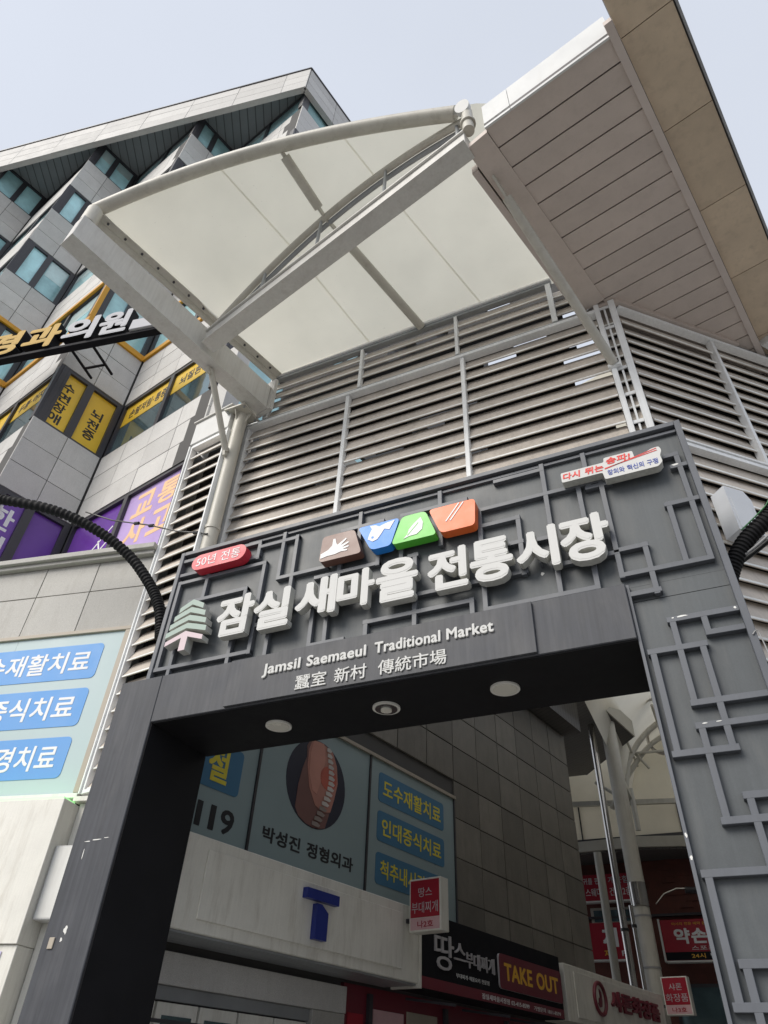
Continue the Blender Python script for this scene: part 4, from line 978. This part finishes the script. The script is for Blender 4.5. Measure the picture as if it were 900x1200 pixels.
# ================================================================== PANELLED EAVE ON THE RIGHT
eo = thing('panelled_eave', 'wide tan panelled roof eave with a white front fascia at upper right', 'roof', (1, 6, 0), (0, 0, 10.2))
F0, F1 = Vector((-0.58, 3.76)), Vector((1.22, 3.35))           # front edge
rdir = Vector((math.cos(R(75.4)), math.sin(R(75.4))))
S_END = F1 + rdir * 8.2
soff = [tuple(F0), tuple(F1), tuple(S_END), (0.9, 7.5), (0.42, 7.12)]
lN = Vector((-math.sin(R(43)), math.cos(R(43))))                 # clip at the right louvre line
soff = clip(soff, lN.x, lN.y, lN.dot(Vector((0.52, 7.18))) + 0.35)
prism(eo, 'deck', soff, 10.262, 10.34, 'soffit_gap', fr=W0)
fd = (F1 - F0).normalized(); fn = Vector((-fd.y, fd.x))          # strips run parallel to the front edge
base = fn.dot(F0); PW = 0.345; k = 0
while k < 26:
    a = base + 0.02 + PW * k; b = a + PW - 0.022
    p_ = clip(clip(soff, fn.x, fn.y, b), -fn.x, -fn.y, -a)
    if len(p_) >= 3:
        prism(eo, 'soffit_panel', p_, 10.222, 10.256, 'soffit_tan', fr=W0)
    k += 1
prism(eo, 'closure', [(0.26, 7.14), (0.62, 7.14), (2.4, 8.8), (2.1, 9.1), (0.15, 7.6)], 10.14, 10.9, 'soffit_tan', fr=W0)
# front fascia in two sheets
for (s, e) in ((0.0, 0.215), (0.219, 1.0)):
    p, q = F0.lerp(F1, s), F0.lerp(F1, e)
    prism(eo, 'fascia', [tuple(p), tuple(q), tuple(q + fn * 0.03), tuple(p + fn * 0.03)], 10.20, 10.97, 'white_panel', fr=W0)
prism(eo, 'roof_slab', [tuple(F0 + fn * 0.04), tuple(F1 + fn * 0.04), tuple(S_END), (2.2, 8.9), (0.42, 7.2), (0.2, 7.0)], 10.345, 10.95, 'concrete', fr=W0)
# step trim and outer brown soffit
t0, t1 = F1 - rdir * 0.15, S_END
bar(eo, 'step_trim', (t0.x, t0.y, 10.25), (t1.x, t1.y, 10.25), 0.10, 0.12, 'trim_pink', W0)
rn = Vector((rdir.y, -rdir.x)); joints = [-1.4, 0.15, 1.55, 2.95, 4.35, 5.75, 7.15, 8.2]
for a, b in zip(joints, joints[1:]):
    p, q = F1 + rdir * (a + 0.006) + rn * 0.06, F1 + rdir * (b - 0.006) + rn * 0.06
    prism(eo, 'outer_panel', [tuple(p), tuple(p + rn * 0.66), tuple(q + rn * 0.66), tuple(q)], 10.30, 10.33, 'soffit_brown', fr=W0)
p, q = F1 - rdir * 1.4 + rn * 0.06, F1 + rdir * 8.2 + rn * 0.06
prism(eo, 'outer_slab', [tuple(p), tuple(p + rn * 0.68), tuple(q + rn * 0.68), tuple(q)], 10.334, 10.60, 'soffit_gap', fr=W0)
p, q = p + rn * 0.68, q + rn * 0.68
prism(eo, 'edge_trim', [tuple(p), tuple(p + rn * 0.03), tuple(q + rn * 0.03), tuple(q)], 10.28, 10.62, 'steel_grey', fr=W0)

# ================================================================== MARKET GATE
gt = thing('market_gate', 'dark grey metal market gate with raised lattice pattern and black beam', 'gate', (-3, 6.4, 0), (0, 0, -EYE))
box(gt, 'pillar', -6.50, -5.86, 5.95, 7.08, -EYE, 3.93, 'gate_black', W0, 0.008)
box(gt, 'beam', -5.857, -0.235, 5.95, 7.08, 3.32, 3.93, 'gate_black', W0, 0.008)
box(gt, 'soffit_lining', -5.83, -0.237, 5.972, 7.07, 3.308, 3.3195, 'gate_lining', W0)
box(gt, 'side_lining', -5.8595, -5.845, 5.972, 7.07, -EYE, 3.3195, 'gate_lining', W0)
box(gt, 'header_panel', -6.13, 0.71, 6.06, 7.02, 3.934, 5.92, 'gate_panel', W0)
box(gt, 'pillar', -0.20, 0.715, 6.06, 7.06, -EYE, 3.755, 'gate_panel', W0)
box(gt, 'pillar_panel', -0.20, 0.715, 6.06, 7.05, 3.762, 3.932, 'gate_panel', W0)
box(gt, 'inner_lining', -0.232, -0.202, 5.99, 7.07, -EYE, 3.93, 'gate_bar', W0, 0.003)
for (a, b, c, d) in ((-6.155, -6.09, 3.93, 5.95), (0.67, 0.735, -EYE, 5.95)): box(gt, 'frame_stile', a, b, 5.975, 7.04, c, d, 'gate_bar', W0, 0.004)
box(gt, 'frame_rail', -6.088, 0.668, 5.975, 7.04, 5.885, 5.95, 'gate_bar', W0, 0.004)
box(gt, 'frame_rail', -5.0, 0.668, 6.02, 6.058, 5.82, 5.86, 'gate_bar', W0, 0.003)
HB = [(-6.08, -4.79, 5.79), (-6.08, -4.79, 5.54), (-4.77, -4.19, 5.70), (-4.40, -3.70, 5.08), (-6.05, -4.65, 5.40), (-6.08, -4.65, 4.06),  # lattice bar positions taken from image pixels, projected onto the gate face
      (-5.79, -4.88, 5.04), (-3.81, -3.37, 3.97), (-4.18, -4.04, 4.57), (-4.71, -4.53, 4.42), (-3.50, -2.93, 5.60), (-3.82, -2.97, 4.94),
      (-2.66, -1.82, 5.60), (-1.66, -0.24, 5.37), (-1.64, -1.21, 5.12), (-2.48, -1.19, 4.36), (-2.55, -2.46, 4.93), (-3.09, -1.81, 4.13),
      (-1.66, -0.49, 3.98), (-1.43, -0.86, 5.76), (-0.39, -0.15, 5.30), (-0.24, 0.59, 4.06), (-0.24, 0.05, 4.37), (-0.20, 0.06, 3.82),
      (-0.88, -0.24, 4.35), (-1.45, -1.20, 4.77), (-1.07, -0.86, 4.74), (0.40, 0.59, 5.47), (0.52, 0.67, 5.30), (0.35, 0.67, 4.81),
      (0.08, 0.67, 3.47), (0.37, 0.67, 3.28), (-0.15, 0.31, 3.18), (0.09, 0.67, 2.65), (0.08, 0.67, 2.45), (-0.15, 0.31, 2.24),
      (0.08, 0.67, 1.70), (0.28, 0.67, 1.87), (-0.15, 0.67, 1.35), (-0.15, 0.67, 0.55), (-0.05, 0.67, 0.79)]
VB = [(-4.79, 5.52, 5.79), (-4.40, 5.08, 5.85), (-4.19, 4.60, 5.72), (-4.65, 4.05, 5.40), (-6.05, 4.06, 5.41), (-5.58, 5.04, 5.54), (-4.88, 4.70, 5.04),
      (-5.84, 3.94, 4.45), (-4.95, 3.94, 4.45), (-4.41, 3.94, 4.45), (-3.81, 3.94, 4.60), (-3.61, 3.94, 4.60), (-3.25, 5.40, 5.85), (-3.50, 4.80, 5.60),
      (-2.97, 4.93, 5.30), (-2.15, 5.00, 5.85), (-1.82, 5.50, 5.61), (-2.66, 4.80, 5.61), (-1.66, 3.97, 5.38), (-1.21, 4.34, 5.13), (-2.48, 3.94, 4.94),
      (-3.08, 3.98, 4.14), (-1.81, 3.95, 4.14), (-0.86, 3.96, 5.85), (-0.49, 3.94, 5.37), (-0.37, 5.30, 5.85), (-0.24, 4.05, 5.32), (0.04, 3.80, 4.38),
      (0.59, 4.06, 5.48), (0.37, 4.06, 4.82), (0.10, 2.65, 3.47), (0.37, 3.28, 3.47), (0.29, 2.24, 3.18), (-0.13, 2.24, 3.18), (0.10, 1.70, 2.45),
      (0.30, 1.36, 1.87), (-0.13, 0.55, 1.35), (-0.03, 0.0, 0.79), (0.45, 0.0, 1.35)]
bw = 0.0275
for i, (a, b, z) in enumerate(HB): box(gt, 'lattice_bar', a - bw, b + (bw if b < 0.6 else 0.0), 5.992, 6.059, z - bw, z + bw, 'gate_bar', W0, 0.003)
for (x, a, b) in VB:
    b2 = min(b, 5.883); box(gt, 'lattice_bar', x - bw, x + bw, 5.9935, 6.0575, a - bw * 0.9, b2 + bw * 0.9 if b2 < 5.8 else b2, 'gate_bar', W0, 0.003)
for (x, y, mm) in ((-4.41, 6.52, 0), (-3.01, 6.50, 1), (-1.65, 6.49, 0)):
    lp = tube(gt, 'downlight', [(x, y, 3.288), (x, y, 3.3075)], 0.155, 'lamp_rim', 32, W0)
    tube(lp, 'lens', [(x, y, 3.280), (x, y, 3.2865)], 0.125, 'lamp_glass' if mm == 0 else 'lamp_reflector', 32, W0)
    if mm: tube(lp, 'bulb', [(x, y, 3.262), (x, y, 3.2795)], 0.062, 'lamp_glass', 20, W0)
# paint chips
def chip(x, z, w_, h_, y=5.990):
    n = 11; pts = []
    for i in range(n):
        a = 2 * math.pi * i / n; k = random.uniform(0.55, 1.0); pts.append((x + w_ / 2 * k * math.cos(a), z + h_ / 2 * k * math.sin(a)))
    prism(gt, 'paint_chip', pts, y, y + 0.0016, 'paint_white', 'y', W0)
for c_ in ((0.19, 3.485, 0.13, 0.022), (0.11, 3.48, 0.03, 0.015), (0.64, 3.475, 0.03, 0.03), (0.13, 2.463, 0.05, 0.012), (0.24, 2.465, 0.06, 0.010), (0.55, 5.315, 0.09, 0.03)): chip(*c_)
for c_ in ((-0.215, 1.62, 0.02, 0.05), (-0.215, 1.46, 0.025, 0.04)): chip(*c_, y=5.988)
chip(-1.03, 4.32, 0.05, 0.06, y=6.0575)
# scuffs and a scraped patch on the left pillar
for c_ in ((-6.29, 2.02, 0.10, 0.012), (-6.16, 2.03, 0.16, 0.014), (-6.03, 2.04, 0.10, 0.010), (-6.30, 1.90, 0.012, 0.14), (-6.23, 1.18, 0.06, 0.09), (-6.25, 1.10, 0.04, 0.05)): chip(*c_, y=5.9475)
box(gt, 'scrape', -6.40, -6.33, 5.935, 5.9485, 1.02, 1.12, 'banner_frame', W0, 0.004)

# nameplate on the beam
npl = thing('nameplate', 'black raised nameplate with small white English and Chinese lettering on the gate beam', 'sign', (-3, 5.93, 0), (0, 0, 3.3))
box(npl, 'plate', -4.80, -1.16, 5.915, 5.9485, 3.335, 3.915, 'gate_black', W0, 0.004)
for (tx, a, b) in (('Jamsil', -4.32, -3.82), ('Saemaeul', -3.74, -3.0), ('Traditional', -2.90, -2.14), ('Market', -2.075, -1.565)):
    text(npl, 'lettering', tx, a, b, 3.637, 3.775, 5.895, 0.018, 'letter_face', 'letter_side', bold=0.035, fr=W0)
for (tx, a, b) in (('蠶室', -3.86, -3.47), ('新村', -3.37, -2.985), ('傳統市場', -2.85, -2.08)):
    text(npl, 'lettering', tx, a, b, 3.375, 3.55, 5.900, 0.013, 'letter_face', 'letter_side', bold=0.012, fr=W0)

# ================================================================== RAISED SIGNS ON THE GATE
nm = thing('market_sign', 'big raised white Korean letters naming the market across the gate', 'sign', (-3, 5.9, 0), (0, 0, 4.2))
for (ch, a, b, c, d) in (('잠', -5.13, -4.58, 4.25, 4.84), ('실', -4.58, -4.05, 4.23, 4.80), ('새', -3.98, -3.42, 4.27, 4.82), ('마', -3.42, -2.92, 4.27, 4.80),
                         ('을', -2.91, -2.38, 4.24, 4.83), ('전', -2.27, -1.79, 4.24, 4.80), ('통', -1.77, -1.28, 4.22, 4.80), ('시', -1.25, -0.79, 4.25, 4.80), ('장', -0.77, -0.25, 4.22, 4.82)):
    text(nm, 'letter', ch, a, b, c, d, 5.855, 0.105, 'letter_face', 'letter_side', bold=0.045, fr=W0)
    for z in (c + 0.15, d - 0.15): box(nm, 'standoff', (a + b) / 2 - 0.007, (a + b) / 2 + 0.007, 5.95, 6.058, z - 0.007, z + 0.007, 'gate_bar', W0)

te = thing('tree_emblem', 'raised pale green pine tree emblem with a pink trunk left of the name', 'emblem', (-5.57, 5.9, 0), (0, 0, 4.19))
def chev(cx, zt, hw, drop, th):
    return [(cx - hw, zt - drop), (cx - hw * 0.45, zt - drop * 0.42), (cx, zt), (cx + hw * 0.45, zt - drop * 0.42), (cx + hw, zt - drop), (cx + hw, zt - drop - th), (cx + hw * 0.5, zt - drop * 0.5 - th), (cx, zt - th * 1.05), (cx - hw * 0.5, zt - drop * 0.5 - th), (cx - hw, zt - drop - th)]
for i, (hw, zt) in enumerate(((0.19, 4.93), (0.245, 4.81), (0.285, 4.69), (0.315, 4.57))):
    prism(te, 'bough', chev(-5.57, zt, hw, 0.10, 0.075), 5.84, 5.97, 'tree_green', 'y', W0, side='letter_side')
prism(te, 'trunk', [(-5.86, 4.34), (-5.57, 4.45), (-5.28, 4.34), (-5.28, 4.275), (-5.52, 4.36), (-5.52, 4.17), (-5.62, 4.17), (-5.62, 4.36), (-5.86, 4.275)], 5.84, 5.97, 'tree_pink', 'y', W0, side='letter_side')

bd = thing('badge_sign', 'red rounded badge reading fifty years of tradition at the upper left of the gate', 'sign', (-5.35, 5.9, 0), (0, 0, 5.44))
prism(bd, 'plate', rrect(-5.79, -4.90, 5.45, 5.71, 0.128, 8), 5.86, 6.0, 'red_badge', 'y', W0, side='red_badge')
text(bd, 'lettering', '50년 전통', -5.71, -4.99, 5.50, 5.665, 5.855, 0.005, 'print_white', bold=-0.002, fr=W0)

def icon(name, label, pts, m_):
    t_ = thing(name, label, 'sign', (sum(p[0] for p in pts) / len(pts), 5.9, 0), (0, 0, min(p[1] for p in pts)), group='icon tiles above the market name')
    prism(t_, 'tile', round_poly(pts, 0.06), 5.86, 5.985, m_, 'y', W0, side=m_)
    return t_
ic = icon('icon_tile', 'brown raised tile with a white open hand', [(-3.72, 5.05), (-3.13, 5.05), (-3.25, 5.45), (-3.70, 5.45)], 'icon_brown')
prism(ic, 'hand', [(-3.70, 5.10), (-3.60, 5.12), (-3.50, 5.12), (-3.42, 5.14), (-3.33, 5.135), (-3.325, 5.155), (-3.40, 5.17), (-3.31, 5.19), (-3.31, 5.21), (-3.41, 5.205), (-3.31, 5.255), (-3.32, 5.275), (-3.43, 5.24), (-3.345, 5.325), (-3.36, 5.34), (-3.47, 5.26), (-3.49, 5.29), (-3.51, 5.37), (-3.54, 5.37), (-3.545, 5.27), (-3.60, 5.21), (-3.70, 5.17)], 5.854, 5.8595, 'print_white', 'y', W0)
ic = icon('icon_tile', 'blue raised tile with a white fish', [(-3.00, 5.05), (-2.74, 5.05), (-2.63, 5.45), (-3.20, 5.45)], 'icon_blue')
prism(ic, 'fish', [(-3.05, 5.22), (-2.98, 5.17), (-2.92, 5.19), (-2.87, 5.26), (-2.83, 5.33), (-2.76, 5.30), (-2.73, 5.36), (-2.69, 5.43), (-2.78, 5.42), (-2.86, 5.40), (-2.90, 5.385), (-2.95, 5.42), (-3.03, 5.43), (-3.00, 5.37), (-3.03, 5.30)], 5.854, 5.8595, 'print_white', 'y', W0)
tube(ic, 'fish_eye', [(-2.985, 5.852, 5.235), (-2.985, 5.8535, 5.235)], 0.018, 'icon_blue', 12, W0)
ic = icon('icon_tile', 'green raised tile with a white leaf', [(-2.73, 5.05), (-2.15, 5.05), (-2.29, 5.45), (-2.60, 5.45)], 'icon_green')
prism(ic, 'leaf', [(-2.57, 5.09), (-2.52, 5.15), (-2.50, 5.22), (-2.44, 5.29), (-2.35, 5.37), (-2.32, 5.28), (-2.33, 5.18), (-2.40, 5.12), (-2.50, 5.115)], 5.854, 5.8595, 'print_white', 'y', W0)
bar(ic, 'leaf_vein', (-2.52, 5.852, 5.13), (-2.38, 5.852, 5.29), 0.002, 0.010, 'icon_green', W0)
ic = icon('icon_tile', 'orange raised tile with two white chopsticks', [(-2.10, 5.05), (-1.68, 5.05), (-1.66, 5.45), (-2.25, 5.45)], 'icon_orange')
for d_ in (0, 0.055): bar(ic, 'chopstick', (-2.03 + d_, 5.856, 5.20), (-1.86 + d_, 5.856, 5.44), 0.005, 0.016, 'print_white', W0)

sl = thing('slogan_sign', 'white cut-out slogan sign with red and blue lettering at the upper right of the gate', 'sign', (-0.1, 5.9, 0), (0, 0, 5.25))
op = [(-0.64, 5.36), (-0.19, 5.36), (-0.18, 5.255), (0.38, 5.255), (0.435, 5.31), (0.425, 5.40), (0.455, 5.47), (0.44, 5.535), (0.36, 5.53), (0.26, 5.48), (0.17, 5.46), (0.165, 5.57), (-0.15, 5.57), (-0.155, 5.505), (-0.64, 5.505)]
prism(sl, 'plate', round_poly(op, 0.022, 3), 5.88, 5.985, 'letter_face', 'y', W0, side='letter_side')
text(sl, 'lettering', '다시 뛰는', -0.62, -0.17, 5.385, 5.485, 5.875, 0.004, 'print_red', bold=0.03, fr=W0, shear=0.12)
text(sl, 'lettering', '송파!', -0.13, 0.13, 5.455, 5.555, 5.875, 0.004, 'print_red', bold=0.03, fr=W0, shear=0.12)
text(sl, 'lettering', '창의와 혁신의 구정', -0.14, 0.39, 5.295, 5.375, 5.875, 0.004, 'print_navy', bold=0.01, fr=W0)
for (a, b) in (((-0.16, 5.41), (0.41, 5.485)), ((-0.16, 5.40), (0.41, 5.515))): bar(sl, 'swoosh', (a[0], 5.877, a[1]), (b[0], 5.877, b[1]), 0.003, 0.009, 'print_red', W0)

# ================================================================== CONDUITS AND WIRES
def bez(P, n):
    out_ = []
    P = [Vector(p) for p in P]
    for s in range(len(P) - 1):
        p0, p1, p2, p3 = P[max(s - 1, 0)], P[s], P[s + 1], P[min(s + 2, len(P) - 1)]
        for i in range(n):
            t = i / n
            out_.append(0.5 * ((2 * p1) + (p2 - p0) * t + (2 * p0 - 5 * p1 + 4 * p2 - p3) * t * t + (3 * p1 - p0 - 3 * p2 + p3) * t ** 3))
    out_.append(P[-1]); return out_
cd = thing('conduit', 'black corrugated conduit arching down to the left side of the gate', 'conduit', (-7, 6.5, 0), (0, 0, 4))
k_ = (0.86, 0.9, 0.97, 1.05, 1.12, 1.16, 1.175, 1.18)
raw = [(-11.3, 5.6, 8.52), (-10.67, 5.6, 8.20), (-9.03, 5.6, 7.42), (-7.75, 5.6, 6.61), (-6.80, 5.6, 5.84), (-6.19, 5.6, 5.17), (-5.87, 5.6, 4.69), (-5.72, 5.6, 4.25)]
pts = bez([Vector(p) * k for p, k in zip(raw, k_)], 40)
tube(cd, 'sheath', [tuple(p) for p in pts], 0.085, 'conduit_black', 14, W0, rfun=lambda i: 0.088 if (i // 2) % 2 else 0.072)
tube(cd, 'tie_wire', [(-9.2, 6.35, 8.02), (-8.6, 6.5, 7.75), (-7.87, 6.68, 7.56), (-7.2, 6.72, 7.25), (-6.5, 6.74, 7.0)], 0.014, 'cable_black', 6, W0)
for q in ((-8.1, 6.62, 7.62), (-7.8, 6.69, 7.53), (-6.75, 6.73, 7.09)): tube(cd, 'wire_knot', [(q[0] - 0.05, q[1], q[2] + 0.01), (q[0] + 0.05, q[1], q[2] - 0.01)], 0.03, 'cable_black', 8, W0)
cd = thing('conduit', 'black corrugated conduit with cables leaving the right side of the gate', 'conduit', (1, 6.6, 0), (0, 0, 4.3))
pts = bez([(2.6, 6.2, 5.35), (1.55, 6.5, 5.0), (1.30, 6.58, 4.80), (1.05, 6.6, 4.61), (0.86, 6.6, 4.38), (0.745, 6.62, 4.18)], 26)
tube(cd, 'sheath', [tuple(p) for p in pts], 0.085, 'conduit_black', 14, W0, rfun=lambda i: 0.092 if (i // 2) % 2 else 0.076)
for j, (dy, dz, m_) in enumerate(((0, 0, 'cable_black'), (0.03, 0.02, 'cable_black'), (-0.03, 0.03, 'cable_grey'), (0.02, -0.03, 'cable_black'), (-0.02, -0.02, 'cable_black'), (0.0, 0.05, 'cable_black'))):
    tube(cd, 'cable', [tuple(p) for p in bez([(2.6, 6.3 + dy, 4.95 + dz * 2), (1.5, 6.55 + dy, 4.66 + dz), (1.05, 6.6 + dy, 4.43 + dz * .6), (0.74, 6.62 + dy, 4.26 + dz * .4)], 8)], 0.014, m_, 6, W0)
tube(cd, 'green_cable', [tuple(p) for p in bez([(2.6, 6.1, 5.42), (1.55, 6.41, 5.08), (1.28, 6.49, 4.87), (1.0, 6.51, 4.66)], 8)], 0.008, 'cable_green', 6, W0)
tube(cd, 'hanging_wire', [tuple(p) for p in bez([(0.70, 5.965, 3.17), (0.735, 5.962, 3.20), (0.755, 5.97, 3.15), (0.775, 5.98, 2.8), (0.79, 5.98, 2.2)], 6)], 0.006, 'cable_grey', 6, W0)
bpy.context.view_layer.update()
